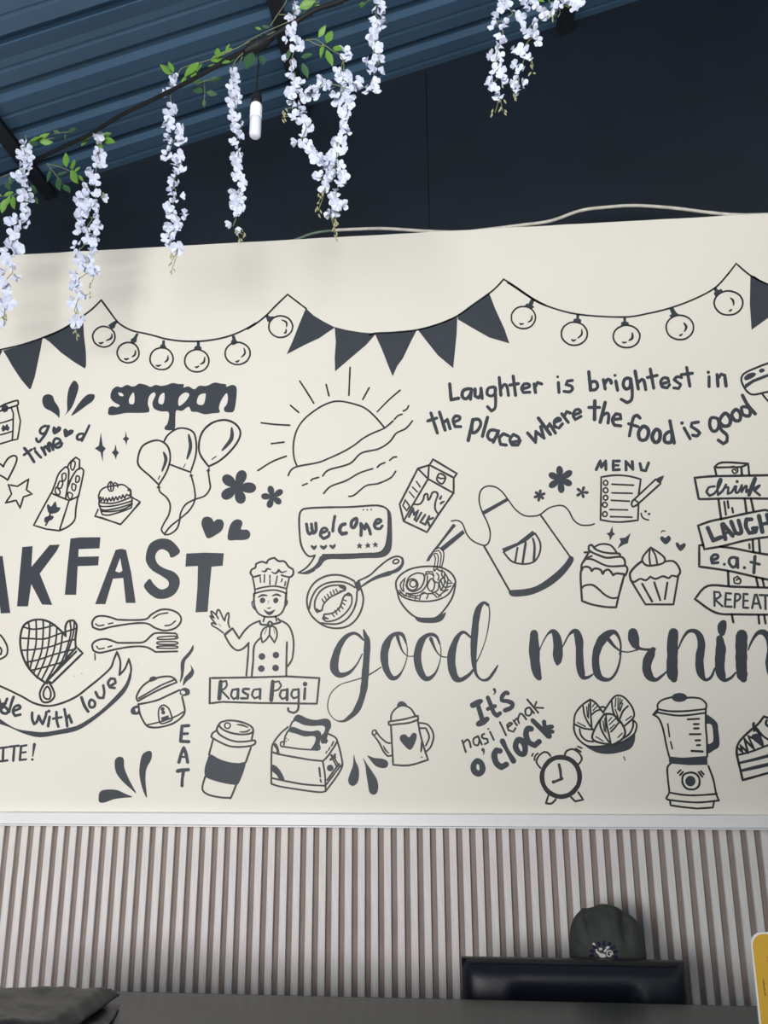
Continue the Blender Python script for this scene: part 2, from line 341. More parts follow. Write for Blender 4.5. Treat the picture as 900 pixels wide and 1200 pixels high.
def draw(text):
    mural = tag(empty('wall_mural', (0, 0, 0)), 'black and slate hand-painted breakfast doodles covering the cream wall', 'mural')
    part = None; pn = None; P = None; ox = oy = 0; sc = 1; sub = None; fillbuf = None; plab = None; parent_e = None; seen = {}
    def flush_fill():
        nonlocal fillbuf
        if fillbuf: P.fill(fillbuf, 1); P.cut(); fillbuf = None
    def finish():
        nonlocal P
        if P is None: return
        flush_fill()
        SPLIT = {'painted_lettering': 'letter', 'painted_leaves': 'drop', 'painted_stars': 'star'}
        if sub in ('letter', 'small_mark', 'board_outline', 'post'):
            for c_ in P.clusters(): c_.build(sub, parent_e)
        elif sub: P.build(sub, parent_e)
        elif pn in SPLIT:
            e_ = empty(pn, (0, 0, 0), mural)
            if plab: e_['label'] = plab
            for c_ in P.clusters(): c_.build(SPLIT[pn], e_)
        else:
            o = P.build(pn, mural)
            if o is not None and plab: o['label'] = plab
            if o is not None and pn == 'painted_marks': o['kind'] = 'stuff'
        P = None
    for ln in text.strip().split('\n'):
        ln = ln.strip()
        if not ln: continue
        if ln.startswith('@@'):
            if sub is None:
                if P is not None and P.f: pass
                parent_e = empty(pn, (0, 0, 0), mural)
                if plab: parent_e['label'] = plab
            finish() if (P is not None and (P.f or fillbuf)) else None
            sub = ln[2:].strip(); P = Paint(); continue
        if ln.startswith('@'):
            finish(); f_ = ln[1:].strip().split('|'); pn = f_[0].strip(); q = [float(a) for a in f_[1].split()]
            ox, oy, sc = q; plab = f_[2].strip() if len(f_) > 2 else None; sub = None; P = Paint(); continue
        tk = ln.split(); c = tk[0]; T = lambda p: (ox + p[0] / sc, oy + p[1] / sc)
        if c not in 'hq': flush_fill(); P.cut()
        if c in 'sclkt':
            wd = float(tk[1]); pts = [T(p) for p in parse_pts(tk[2:])]; mi = 0 if wd < 2.5 else 1; wd *= 1.30 if wd < 2.5 else .98
            if c in 'ct': pts = catmull(pts, 5, c == 'c')
            if c == 's':     # keep real corners between long segments sharp
                runs = [[pts[0]]]
                for i in range(1, len(pts)):
                    runs[-1].append(pts[i])
                    if i < len(pts) - 1:
                        a_, b_, c_ = pts[i - 1], pts[i], pts[i + 1]
                        t_ = (math.atan2(c_[1] - b_[1], c_[0] - b_[0]) - math.atan2(b_[1] - a_[1], b_[0] - a_[0]) + math.pi) % (2 * math.pi) - math.pi
                        if abs(t_) > 1.0 and math.dist(a_, b_) > 4.2 and math.dist(b_, c_) > 4.2: runs.append([pts[i]])
                pts = []
                for r_ in runs: pts += catmull(r_, 5)
            if c == 't':
                N = len(pts); ws = [wd * (.25 + .75 * math.sin(math.pi * (.08 + .84 * i / max(N - 1, 1)))) for i in range(N)]
            else: ws = [wd] * len(pts)
            P.ribbon(pts, ws, mi, c in 'ck')
        elif c == 'b':
            w1, w2 = float(tk[1]) * 1.12, float(tk[2]) * 1.12; pts = catmull([T(p) for p in parse_pts(tk[3:])], 5); N = len(pts)
            P.ribbon(pts, [w1 + (w2 - w1) * i / (N - 1) for i in range(N)], 0 if max(w1, w2) < 2.5 else 1)
        elif c == 'v':
            pts = catmull(parse_pts(tk[1:]), 6); P.ribbon([T(p) for p in pts], [p[2] / sc for p in pts], 1)
        elif c == 'd': P.disc(T(parse_pts([tk[2]])[0]), float(tk[1]), 0 if float(tk[1]) < 1.3 else 1)
        elif c == 'e':
            wd = float(tk[1]) * 1.25; cx, cy, rx, ry = [float(a) for a in tk[2:6]]; rot = math.radians(float(tk[6])) if len(tk) > 6 else 0
            pts = [T((cx + rx * math.cos(a) * math.cos(rot) - ry * math.sin(a) * math.sin(rot), cy + rx * math.cos(a) * math.sin(rot) + ry * math.sin(a) * math.cos(rot))) for a in [2 * math.pi * i / 28 for i in range(28)]]
            pts = [(x + .35 * noise.noise(Vector((x * .2, y * .2, 5))), y + .35 * noise.noise(Vector((x * .2, y * .2, 9)))) for x, y in pts]
            P.ribbon(pts, [wd] * 28, 0, True)
        elif c == 'E':
            cx, cy, rx, ry = [float(a) for a in tk[1:5]]
            P.fill([[T((cx + rx * math.cos(a), cy + ry * math.sin(a))) for a in [2 * math.pi * i / 24 for i in range(24)]]], 1)
        elif c == 'F':
            cx, cy, n_, R_, w_, rot = [float(a) for a in tk[1:7]]; n_ = int(n_)
            for i in range(n_):
                a = math.radians(rot - 90) + 2 * math.pi * i / n_; L = R_ * (1 + .06 * math.sin(i * 2.3))
                pts = []
                for k_ in range(20):
                    u = 2 * math.pi * k_ / 20; ex = L * .56 + L * .44 * math.cos(u); ey = w_ * math.sin(u) * (1 + .15 * math.cos(u))
                    pts.append(T((cx + ex * math.cos(a) - ey * math.sin(a), cy + ex * math.sin(a) + ey * math.cos(a))))
                P.fill([pts], 1)
            P.disc(T((cx, cy)), max(w_ * 1.2, R_ * .25) / sc, 1)
        elif c == 'f': fillbuf = [catmull([T(p) for p in parse_pts(tk[1:])], 4, True)]
        elif c == 'p': fillbuf = [[T(p) for p in parse_pts(tk[1:])]]
        elif c == 'h' and fillbuf: fillbuf.append(catmull([T(p) for p in parse_pts(tk[1:])], 4, True))
        elif c == 'q' and fillbuf: fillbuf.append([T(p) for p in parse_pts(tk[1:])])
    finish()
MURAL = '''
@ painted_string|0 330 6
s 1.6 -30,487 0,480 100,458 200,430 300,395 400,355 480,312 580,245 650,192 712,130
s 1.6 712,130 760,195 820,275 860,310 930,345 1020,365 1100,385 1160,402 1270,418 1400,420 1500,409 1600,387 1700,348 1800,292
@ painted_flag|0 330 6
p -150,530 -60,500 0,483 18,488 0,520 -20,580 -60,700
@ painted_flag|0 330 6
p 22,485 100,465 200,436 300,395 285,480 262,590 245,670 218,752 208,758 150,690 90,600 50,530
@ painted_flag|0 330 6
p 305,393 420,345 500,303 580,255 587,290 590,370 605,500 606,590 598,612 520,565 430,500 350,425
@ painted_bulb|100 330 4.5
e 1.6 98 291 59 54
p 120,232 138,218 160,205 175,212 160,228 156,244 142,250
t 1.8 140,275 137,298 110,312
t 1.8 72,322 82,326 95,320
@ painted_bulb|100 330 4.5
e 1.6 226 375 58 54
p 240,305 255,295 270,272 282,274 272,300 270,318 258,325 240,318
t 1.8 265,362 262,385 246,398
t 1.8 205,406 215,410 230,406
@ painted_bulb|100 330 4.5
e 1.6 402 407 61 58
p 392,352 396,335 405,330 406,310 420,310 420,332 428,348 412,356
t 1.8 436,390 434,412 418,426
t 1.8 372,442 385,445 400,440
@ painted_bulb|100 330 4.5
e 1.6 588 418 64 59
p 572,355 578,342 588,338 588,315 604,315 604,338 614,350 610,362 590,358
t 1.8 630,398 625,425 606,436
t 1.8 578,450 588,452 600,445
@ painted_bulb|100 330 4.5
e 1.6 803 379 66 59
p 766,330 770,312 776,305 772,288 788,284 794,305 803,318 798,328 780,336
t 1.8 836,350 842,378 822,400
t 1.8 792,420 800,423 812,415
@ painted_leaves|0 450 7.5|painted drops above the word good
f 372,140 385,105 425,90 462,105 480,150 515,205 525,250 520,298 500,275 450,240 400,215 378,180
f 565,280 590,240 590,150 600,60 625,0 655,-30 685,0 690,40 670,110 640,190 610,235
f 628,280 660,220 710,150 760,100 800,88 830,95 832,120 810,155 760,190 700,235
@ painted_lettering|0 450 7.5|lettering reading good time with two hearts as letters
c 3.2 425,375 395,370 362,390 352,420 370,438 400,425 425,380
s 3.2 430,370 405,430 370,480 345,508 325,500 320,480
f 478,445 460,420 462,385 478,372 498,388 512,370 538,382 535,408 510,430
f 572,470 558,430 560,400 580,392 600,410 620,400 648,408 640,435 610,455
c 3.2 735,440 700,440 678,462 685,488 715,485 735,460
s 3 785,365 760,420 720,500
s 3.6 215,565 260,620 300,685
s 3 210,625 245,600 280,575
s 3.6 312,592 335,620 360,645
d 1.9 305,568
s 3.6 365,560 390,600 400,622 385,575 400,550 420,570 438,590 425,540 435,518 455,545 468,578
s 3.4 480,540 530,510 520,485 490,480 470,510 478,545 505,560 535,545 545,520
@ painted_parcel|0 450 7.5
s 1.6 -60,240 20,190 80,165 150,145 160,160 155,185 100,205 40,225 -60,260
p 15,195 40,180 68,190 78,210 65,240 35,252 12,222
l 1.5 98,205 118,260 115,400 108,495
l 1.5 150,190 160,240 180,325 170,400 155,485 108,495 0,527 -80,550
s 1.4 -40,355 0,345 50,332 112,310
s 1.4 -40,460 0,448 50,435 112,415
s 3 30,372 50,392 70,402
s 3 62,365 48,392 28,408
s 3 22,392 75,385
@ painted_heart|0 530 5|outlined heart at the left end of the mural
s 1.7 -30,60 0,68 20,85 28,65 50,35 80,20 98,30 95,60 70,115 45,163 20,145 -20,125
@ painted_star|0 530 5|outlined star under the outlined heart
k 1.6 50,190 102,200 168,158 155,220 188,245 138,262 118,327 95,282 33,297 68,245
@ painted_bread_bag|0 530 5|paper bag holding three baguettes
k 1.6 300,240 405,283 348,460 270,450 198,428 250,330
s 1.6 348,460 400,435 438,395 445,330 458,255
l 1.6 405,283 458,260
s 1.6 302,240 325,180 345,125 385,85 402,100 402,150 395,210 385,268
s 1.6 395,90 410,60 445,30 467,45 465,100
s 1.6 398,205 420,150 450,105 475,92 490,110 480,170 460,260
c 1.4 420,55 438,55 440,75 428,105 415,90
c 1.4 365,130 385,125 385,155 368,170
c 1.4 350,170 368,178 358,210 338,205
c 1.4 330,205 352,228 345,250 325,235
c 1.4 448,140 465,145 462,170 445,175
c 1.4 425,185 445,195 438,225 422,215
c 1.4 402,235 425,248 415,275 400,262
f 275,315 285,305 300,318 325,288 335,320 355,325 340,350 310,360 285,355
s 1.5 298,350 290,375 283,400 268,428
f 262,385 280,375 300,370 315,378 305,395 282,405 262,412
@ painted_cake|0 530 5|layered cake slice on a paper square
s 1.5 575,335 558,375 708,422 760,365 820,290 780,268
l 1.5 820,297 706,424 640,400 600,385 556,375
s 1.5 580,250 590,225 620,205 680,195 720,190 755,215 768,245 765,260
c 1.3 632,195 650,172 665,200 660,225 640,225
s 1.3 665,195 672,178 688,188 690,205
s 1.3 648,175 650,220
s 1.4 578,250 580,275 590,262 595,285 605,265 612,290 622,268 630,290 640,268 650,285 660,262 668,285 680,262 690,280 700,258 712,272 720,250 730,268 742,248 755,255 768,235 760,215 750,225
s 1.5 582,275 590,295 650,300 700,290 772,262
s 1.5 582,275 580,305 600,318 680,312 775,285
s 1.5 582,310 590,330 620,340 700,325 775,300
s 1.5 590,330 600,345 650,348 720,335 775,305
s 1.5 590,338 600,365 640,368 720,345 770,325 775,262
@ painted_lettering|0 600 4.5|heavy capital letters ending the word breakfast
p -68,236 14,232 55,533 4,535 -6,440 -78,442 -108,545 -168,545 -100,320
q -62,395 -34,290 -12,392
p -300,250 -190,240 -190,290 -245,292 -247,345 -195,342 -196,388 -250,392 -252,480 -190,478 -190,530 -310,535
p 118,185 172,180 166,290 262,174 316,172 300,205 210,325 276,490 222,488 165,380 148,498 90,498 105,320
p 372,140 420,134 530,133 525,192 415,196 413,236 522,234 518,282 410,286 402,437 342,437 356,290
p 502,486 610,200 640,194 665,200 692,320 716,480 664,480 650,348 596,352 556,486
q 608,312 634,242 646,310 630,320
@ painted_stars|100 430 4.5|three small four-pointed sparkles
p 50,430 72,415 82,345 92,415 108,430 94,450 92,502 80,450
p 140,452 153,438 160,408 166,440 178,452 166,468 162,490 154,468
p 197,380 210,368 214,338 219,368 232,378 221,390 217,414 209,390
@ painted_lettering|100 430 4.5|fat bubble lettering reading sarapan
f 120,240 125,215 145,207 165,213 182,203 150,185 133,160 140,125 165,103 190,108 220,95 245,103 265,100 285,88 320,95 345,105 370,95 400,100 430,95 460,85 490,90 520,92 518,108 545,103 575,118 600,100 640,100 680,83 715,88 742,92 745,105 775,95 797,108 797,160 785,230 760,240 735,235 732,215 745,200 752,170 748,140 735,148 715,180 705,215 708,240 670,245 630,250 590,238 560,235 545,210 510,232 480,230 475,270 472,325 445,335 420,330 420,315 435,295 440,240 400,235 370,225 357,210 355,185 370,150 365,135 350,140 335,160 330,195 338,225 330,240 280,243 215,243 180,250 140,255 122,250
h 175,135 195,140 202,152 190,155 178,148
h 255,135 260,170 255,195 235,195 230,175 240,150
h 415,137 418,165 410,195 392,195 385,180 395,150
h 540,137 548,150 530,180 500,205 490,195 495,160 520,137
h 630,140 635,150 625,195 600,200 588,185 600,150
@ painted_balloons|100 430 4.5|three round balloons on wavy strings
s 1.7 388,622 340,575 285,525 278,480 300,420 350,392 395,390 435,420 448,480 430,550 388,622
p 386,620 374,640 400,638
s 1.6 388,635 395,660 430,690 448,730 440,780 415,825 402,860 420,885 450,880 485,850 500,800
t 4 413,450 425,490 405,550
t 2.4 393,575 385,592
s 1.7 415,395 435,360 480,328 525,324 570,345 585,400 582,470 555,555 500,535 448,515
p 555,560 548,580 572,575
s 1.6 560,578 575,640 578,700 550,755 500,800 450,840 418,880
t 4.4 545,357 555,420 537,485
t 2.6 528,512 518,530
s 1.9 650,525 605,460 600,400 620,340 670,295 735,280 790,300 818,345 800,400 750,460 700,500 650,525
p 655,528 636,550 658,553
s 1.6 648,550 655,600 658,640 630,680 575,700 530,725 505,765 498,800
t 4.6 772,322 770,380 722,440
t 3 690,472 668,488
@ painted_flower|100 430 4.5|large solid five-petal flower right of the balloons
F 802 635 5 95 28 20
@ painted_flower|150 420 4.5|small solid five-petal flower beside the large one
F 763 730 5 60 17 -15
@ painted_spoon|0 600 4.5|painted spoon
s 1.8 620,568 560,550 510,552 487,580 490,608 530,620 590,605 700,588 775,588 820,612 870,625 925,612 955,575 945,540 905,518 850,515 800,540 770,565 700,570 620,568
s 1.4 505,590 520,600 548,596
s 1.4 572,590 595,585
s 1.4 808,560 840,540 885,532
s 1.4 870,600 900,595 925,575
@ painted_fork|0 600 4.5|painted fork
s 1.8 620,690 560,670 510,678 487,700 492,730 530,742 620,722 700,710 770,712 820,738 
s 1.8 620,690 700,690 760,685 800,650 830,638 925,640
l 1.8 820,738 935,735
c 1.4 840,660 925,655 930,668 840,672
c 1.4 838,685 925,684 930,697 838,697
c 1.4 838,708 925,707 930,718 838,718
s 1.4 925,640 935,650 925,660
s 1.4 510,708 522,722 550,718
s 1.4 570,712 590,706
s 1.2 500,745 502,780
@ painted_oven_mitt|0 700 4.5|checked oven mitt with a hanging loop
s 2 248,455 190,415 140,355 112,280 108,210 125,150 170,122 220,118 270,135 320,175 347,205 345,160 358,128 388,122 405,150 398,215 400,262
k 2 403,262 436,295 275,452 250,440
s 1.8 403,285 250,440
c 1.9 250,445 225,470 210,510 225,550 262,550 288,520 275,475
c 1.8 250,470 230,500 235,530 262,535 268,500
s 1.6 150,130 155,170 150,230 145,300 150,365
s 1.6 190,120 192,180 188,260 160,370 168,385
s 1.6 228,120 228,190 218,290 180,395
s 1.6 264,135 260,220 240,320 195,425
s 1.6 300,160 295,230 270,330 220,435
s 1.6 330,190 320,270 295,350 245,440
s 1.6 370,130 372,200 330,330 270,420
s 1.6 392,125 385,200 345,325
s 1.6 120,155 170,168 230,162 290,145
s 1.6 108,215 170,218 240,218 320,190 400,165
s 1.6 112,280 180,275 260,262 340,235 395,222
s 1.6 140,342 200,330 290,300 400,272
s 1.6 165,385 230,370 330,342
@ painted_ribbon|0 700 4.5|ribbon banner lettered made with love
s 1.9 -40,455 0,468 60,495 120,525 180,558 250,573 320,560 400,525 470,472 540,415 585,370 600,330 617,288 635,340 630,410 660,375 680,325 692,380 680,440
f -40,600 0,640 80,690 160,705 240,710 350,690 420,670 520,605 600,530 660,460 683,400 690,385 692,425 660,500 580,580 480,660 400,705 300,725 210,738 130,720 50,685 -40,650
s 3.4 -8,530 0,560 -5,600
s 3.4 38,535 22,570 10,580 5,565 30,560
s 3.4 8,585 25,578 42,595 35,612 12,608 5,592
s 3.4 72,525 60,560 48,605
s 3.4 70,600 105,585 100,570 78,578 68,602 80,625 108,618
s 3.4 170,608 170,640 180,668 195,655 205,625 215,650 225,668 240,630 245,605
s 3.4 262,630 254,680
d 2 258,600
s 3.4 298,605 300,650 308,682
s 3 280,640 325,632
s 3.4 340,590 350,640 355,680
s 3.4 350,640 365,622 378,660
s 3.8 430,528 445,570 465,602
c 3.4 480,540 470,560 478,580 498,575 500,552 
s 3.4 505,500 520,528 545,530 550,500 545,465
s 3.2 580,470 610,450 605,430 585,428 570,450 580,475 605,478
@ painted_lettering|0 700 4.5|small capitals ending in ite with an exclamation mark
l 2.8 0,795 40,790
l 2.8 18,793 15,865
l 2.8 0,865 40,860
l 2.8 50,788 100,782
l 3 76,785 70,862
l 3 112,785 105,858
l 2.6 112,785 140,780
l 2.6 110,820 136,816
l 2.6 106,858 138,854
b 3.2 1.4 182,775 173,838
d 1.6 171,855
@ painted_pan|0 700 4.5
s 1.7 -30,190 0,198 25,230 40,270 30,310 -30,338
s 1.7 -10,255 8,275 5,300 -15,305
@ painted_leaves|0 840 3.6|painted drops under the ribbon banner
f 484,200 488,178 505,168 522,178 525,215 545,265 575,322 550,302 515,270 490,235
f 602,158 625,144 640,150 638,180 618,220 614,270 620,342 600,300 588,240 592,190
f 416,345 420,320 440,308 490,308 530,325 558,338 520,342 480,348 440,362 420,360
@ painted_marks|0 700 4.5|small grey smudges beside the oven mitt
d 0.6 432,402
d 0.5 390,415
d 0.4 730,350
@ painted_lettering|160 590 6|heavy S and T of the breakfast lettering
f 305,345 245,382 225,345 185,322 150,335 132,375 150,425 200,458 260,480 298,520 303,570 275,630 220,665 150,670 95,640 60,600 53,575 70,550 95,530 120,565 160,600 195,602 225,580 222,545 180,512 110,470 72,420 66,365 90,290 140,255 190,246 240,258 285,300
p 350,352 480,346 614,350 606,438 528,445 515,580 500,762 415,766 428,600 432,440 344,444
@ painted_heart|160 590 6|solid upright heart left of its tilted neighbour
f 502,246 475,200 456,140 470,102 500,93 530,105 545,128 565,112 600,115 614,145 600,190 560,220
@ painted_heart|160 590 6|solid heart tilted left, right of its neighbour
f 645,256 645,200 665,140 700,113 735,118 745,145 735,182 780,185 800,212 790,245 755,257 700,258
@ painted_rice_cooker|140 740 6|rice cooker with its lid tilted open and steam
s 1.8 130,490 120,460 150,400 200,355 270,325 350,316 390,335 402,358 300,400 210,445 130,490
s 1.6 135,470 220,420 300,375 385,340
f 210,355 215,325 245,315 268,330 250,345
s 1.8 132,512 200,500 270,482 340,450 422,412
s 1.8 135,515 145,580 185,655 230,675 300,670 380,645 440,600 460,560 450,500 440,460
s 1.5 190,658 270,640 320,625 400,595 450,565
c 1.5 288,645 275,590 280,540 310,518 345,540 365,590 370,620 330,640
d 2.4 303,545
d 2.4 308,570
p 292,605 345,588 350,612 298,630
f 445,455 490,445 492,410 460,395 430,410 425,440 440,450
h 440,440 432,425 445,415 462,425 458,440
f 135,520 95,530 78,560 95,585 140,582 142,565
h 110,545 128,540 130,560 118,566
f 518,95 520,130 490,175 462,210 455,270 445,325 425,358 432,300 430,230 445,190 490,140
f 500,235 525,280 510,320 475,350 447,382 455,330 485,295 505,268
@ painted_lettering|190 820 6|word eat lettered vertically below the rice cooker
s 4 188,182 140,185 135,240 130,292 188,295
s 3.4 140,240 180,238
s 4 118,440 135,380 152,338 168,380 180,440
s 2.6 130,402 172,402
s 4.4 108,502 140,495 184,492
s 4 150,500 142,560 140,605
@ painted_coffee_cup|190 820 6|takeaway cup with a dark sleeve and domed lid
e 1.9 522 195 122 45 10
e 1.5 460 182 20 20
t 1.8 525,175 560,178 605,195
t 1.8 545,226 590,225 620,208
s 1.8 405,165 385,205 400,240 450,272 510,292 570,295 650,285
s 1.8 642,220 628,288
s 1.8 385,215 355,235 345,262 400,295 470,325 540,332 620,325 652,310 655,290 645,285
s 1.8 358,280 330,385
s 1.8 625,335 588,440
f 338,384 400,415 470,438 540,445 586,440 575,500 540,585 515,598 450,590 370,570 305,540 300,480 315,430
s 1.8 303,540 283,625 320,665 400,685 470,690 485,685 520,600
@ painted_chef|235 650 6|waving chef in a tall hat and neckerchief
@@ chef_hat
s 1.8 420,145 370,158 350,130 360,105 385,92 390,65 430,50 465,60 480,35 520,22 548,45 590,48 620,85 650,105 650,140 625,158 570,145
s 1.6 365,155 375,200 382,245
s 1.6 625,158 615,200 605,240
s 1.6 382,245 450,228 530,222 605,240
s 1.6 382,272 450,255 530,250 605,272
l 1.5 382,245 382,272
l 1.5 605,240 605,272
t 2 432,115 455,118 470,100 495,105
t 2 500,122 525,132 545,118 550,108 570,125 605,115
s 1.3 450,140 448,195
s 1.3 488,145 488,165
s 1.3 488,175 488,210
s 1.3 540,150 528,210
s 1.3 420,160 422,195
s 1.3 575,170 568,190
s 1.3 598,190 592,220
@@ chef_head
s 1.7 375,275 378,350 400,405 440,432 490,438 545,428 580,395 600,330 604,275
b 2.4 1.2 378,275 374,345
b 2.4 1.2 602,275 592,350
s 1.4 378,325 362,335 368,365 382,385
s 1.4 600,310 610,330 605,350 588,372
t 2 405,300 435,285 470,288
t 2 505,290 535,280 565,292
f 420,310 440,302 455,315 450,335 430,342 418,330
f 515,310 535,302 548,315 542,335 525,342 512,330
t 1 482,320 475,345
s 1 472,375 482,378 492,372
t 2 448,390 480,410 522,390
t 1.6 455,400 485,420 515,400
@@ chef_body
s 1.6 450,438 442,470
s 1.6 528,432 535,465
b 2 2.4 418,465 425,490 480,495
b 2.4 2 500,490 560,475 545,450
c 1.8 475,485 488,470 505,485 495,505
s 1.6 480,505 445,520 425,565 435,618 460,600 485,565 520,618 538,570 530,520 500,500
t 1.4 465,520 450,560
t 1.4 515,520 522,555
s 1.6 488,505 485,565
s 1.8 418,465 360,490 310,535 272,590 225,518
p 160,560 218,512 228,525 172,575
s 1.8 172,570 210,635 255,672 300,660 340,620
b 2 2 338,622 335,700 322,850
s 1.8 422,585 378,640 370,750 360,855
s 1.8 560,462 610,490 640,540 655,620 645,730 612,785
s 1.8 608,615 605,700 603,850
d 4 432,716
d 3.9 530,706
d 4 428,801
d 4 528,797
@@ chef_hand
s 1.5 160,550 120,520 85,500 80,480 110,490 75,445 70,430 95,445 75,410 80,398 110,425 125,450
s 1.5 110,425 120,390 135,395 155,440 170,465 178,430 195,408 200,430 195,480 205,512
t 1.2 125,485 145,505
@ painted_sign|235 740 6|lettered name sign held in front of the chef
k 1.9 67,328 400,322 610,316 836,328 818,508 600,505 420,503 150,495 64,506
b 4 4.4 142,352 132,472
s 1.8 140,355 180,348 185,380 165,405 145,410 175,445 200,472
s 2 262,405 225,410 215,450 235,475 262,460
s 3.4 265,405 262,472
s 3 340,405 305,405 300,425 335,445 330,470 285,470
s 2 410,405 375,410 362,445 380,470 410,460
s 3.2 420,405 418,472
b 4 4.4 508,352 497,482
s 1.8 505,358 550,350 568,380 545,410 510,418
s 2 600,410 568,415 558,450 575,475 600,465
s 3.8 610,408 608,480
s 2 685,408 650,410 638,445 655,470 685,460
s 2.8 690,405 690,480 685,550 655,573 620,560 617,540
s 3.2 735,400 730,475
d 2.8 735,370
@ painted_string|290 330 4.5
s 1.6 0,250 45,222 98,180 155,122 212,68 260,105 310,143
@ painted_bulb|290 330 4.5
e 1.6 175 238 63 57
p 95,182 105,174 120,185 138,182 140,192 120,212 106,212
t 1.8 180,202 205,215 206,240
t 1.8 204,250 202,268 192,272
@ painted_flag|290 330 4.5
p 308,141 350,180 400,210 462,242 420,270 380,298 300,335 207,384 240,310 275,220
@ painted_flag|290 330 4.5
p 460,240 520,255 600,268 678,275 625,335 560,390 462,474 460,400 466,320
@ painted_flag|290 330 4.5
p 672,275 780,268 892,258 860,320 820,405 790,445 766,500 745,450 710,360
@ painted_sun|290 440 4.5|half sun with rays rising over wavy lines
s 1.6 262,480 245,430 243,360 260,290 300,230 370,175 430,145 480,136 540,145 615,170 670,215 722,275
s 1.6 215,528 230,500 265,480 370,460 430,437 500,405 560,370 610,332 660,305 722,278 768,240
s 1.6 775,232 795,212 815,205
s 1.6 822,188 840,178 850,160
s 1.6 870,240 835,280 785,305 750,350 690,388 600,410 540,465 430,498 397,530
s 1.6 290,580 315,570
s 1.6 335,555 345,546 375,538
s 1.6 402,622 440,585 520,555 590,515 660,492
s 1.6 685,485 700,470 725,460
s 1.6 750,448 770,432 786,430
s 1.6 535,638 565,630 625,582 690,570 755,540 782,505
s 1.6 55,502 130,455 205,426
s 1.6 126,360 193,352
s 1.6 73,250 140,258 223,263
s 1.6 227,158 270,195
b 1.8 1.8 276,30 315,90 350,147
s 1.6 415,48 430,108
b 1.8 1.8 541,-42 535,105
s 1.6 642,65 608,127
b 1.8 1.6 805,78 745,130 684,192
@ painted_speech_bubble|335 570 6|speech bubble reading welcome above the frying pan
@@ bubble_outline
s 1.8 205,485 165,492 130,460 105,400 95,300 95,210 110,170 150,155 280,148 450,145 600,135 660,137 705,155 720,190 720,300 710,390 690,440 650,468 540,475 400,480 260,482
f 705,150 735,180 745,250 745,420 715,480 660,502 560,505 420,512 290,515 240,565 180,600 120,615 84,608 130,600 190,570 225,530 255,485 400,480 560,473 650,467 690,440 712,390 722,300 720,190
s 1.6 205,485 180,530 140,575 88,607 150,612 200,590
d 1 545,165
d 1 573,165
d 1 600,163
@@ letter
s 3.8 145,265 155,320 170,335 185,310 180,265
s 3.8 180,290 195,330 212,310 210,258
s 3.6 245,330 290,310 275,292 252,305 242,345 265,368 300,350 305,325
s 3.6 345,210 335,260 330,315
s 4.6 415,265 390,275 378,310 395,335 425,328
c 4 495,225 465,245 460,280 478,290 498,255
s 4 528,345 530,300 527,262 555,300 565,265 585,300 595,335
s 3.6 635,265 665,250 665,235 640,235 622,270 632,295 660,298 678,278
@@ small_mark
f 198,448 175,425 180,412 198,420 215,412 217,428
f 265,446 240,425 246,412 265,420 285,410 290,425
f 332,442 306,422 312,408 328,415 346,404 350,420
p 517,394 524,408 541,410 530,420 533,438 517,430 502,438 506,420 498,412 511,408
p 575,392 582,406 596,406 588,418 592,434 576,427 562,437 566,420 553,412 568,408
p 628,388 636,402 650,404 640,414 645,430 630,422 614,430 620,414 606,406 621,402
@ painted_frying_pan|350 640 6|frying pan with two sausages seen from above
s 1.8 390,245 330,215 265,202 190,212 120,250 75,310 58,380 70,450 110,510 180,560 260,578 340,565 400,520 440,450 455,370 440,305
s 1.7 395,290 340,260 280,250 200,260 130,300 90,370 75,440
s 1.7 410,320 405,390 380,460 330,520 260,548 150,540 
p 387,252 430,246 445,300 412,324
s 1.7 418,245 500,205 560,150 630,95 690,72 730,85
b 1.8 5 440,285 500,245 560,215 640,190 
v 560,215,16 620,195,22 690,170,28 725,135,22 732,100,18 715,76,8
e 1.6 684 108 22 14 -20
s 1.7 165,450 130,465 113,430 120,370 160,310 220,280 290,275 325,285 325,310 290,318
s 1.6 165,450 175,410 210,370 250,345 320,312
t 2.4 285,285 310,292 322,305
t 2.4 125,440 140,455 160,455
s 1.3 165,372 178,395
s 1.3 182,355 195,375
s 1.3 202,338 212,360
s 1.3 222,322 232,345
s 1.3 243,310 250,332
s 1.3 262,302 272,322
s 1.6 180,480 240,470 290,430 315,360 350,330 372,350 370,410 330,470 270,515 200,530 170,510 180,480
t 3 175,490 185,505 210,510
t 3 320,345 345,342 362,350
s 1.3 232,470 250,495
s 1.3 255,452 270,480
s 1.3 275,435 290,460
s 1.3 292,415 312,440
s 1.3 302,395 325,412
s 1.3 308,375 335,385
@ painted_milk_carton|450 530 6|tilted carton lettered milk with a splash
k 1.9 345,50 512,150 492,180 320,90
l 1.9 320,90 238,115 110,365 138,485 302,562 385,435 490,285 490,180
l 1.8 238,115 310,188 316,90
l 1.8 310,188 490,288
l 1.8 310,188 205,365 138,485
k 1.6 150,335 180,380 160,412 133,375
s 1.4 228,205 255,245
s 1.4 200,245 235,280
s 1.4 178,278 212,318
c 1.7 390,150 432,175 410,222 372,195
s 1.5 385,178 400,185 428,182
s 1.8 205,365 250,365 275,335 285,300 305,295 310,335 325,320 340,285 365,280 378,300 362,350 360,400 385,440
t 3 405,305 395,325 388,330
t 3 425,345 405,355 395,365
l 2.8 175,455 205,395 210,440 240,410 215,475
l 2.8 262,425 228,485
l 2.8 290,440 255,492 282,505
l 2.8 318,450 290,510
l 2.8 345,462 305,478 320,518
@ painted_noodle_bowl|450 600 6|bowl of noodles with egg and chopsticks
@@ bowl
s 1.7 88,545 85,490 120,440 190,400 290,383 390,388 460,420 498,470 500,520 480,600 430,680 370,740 300,750 225,740 160,690 110,620 92,550
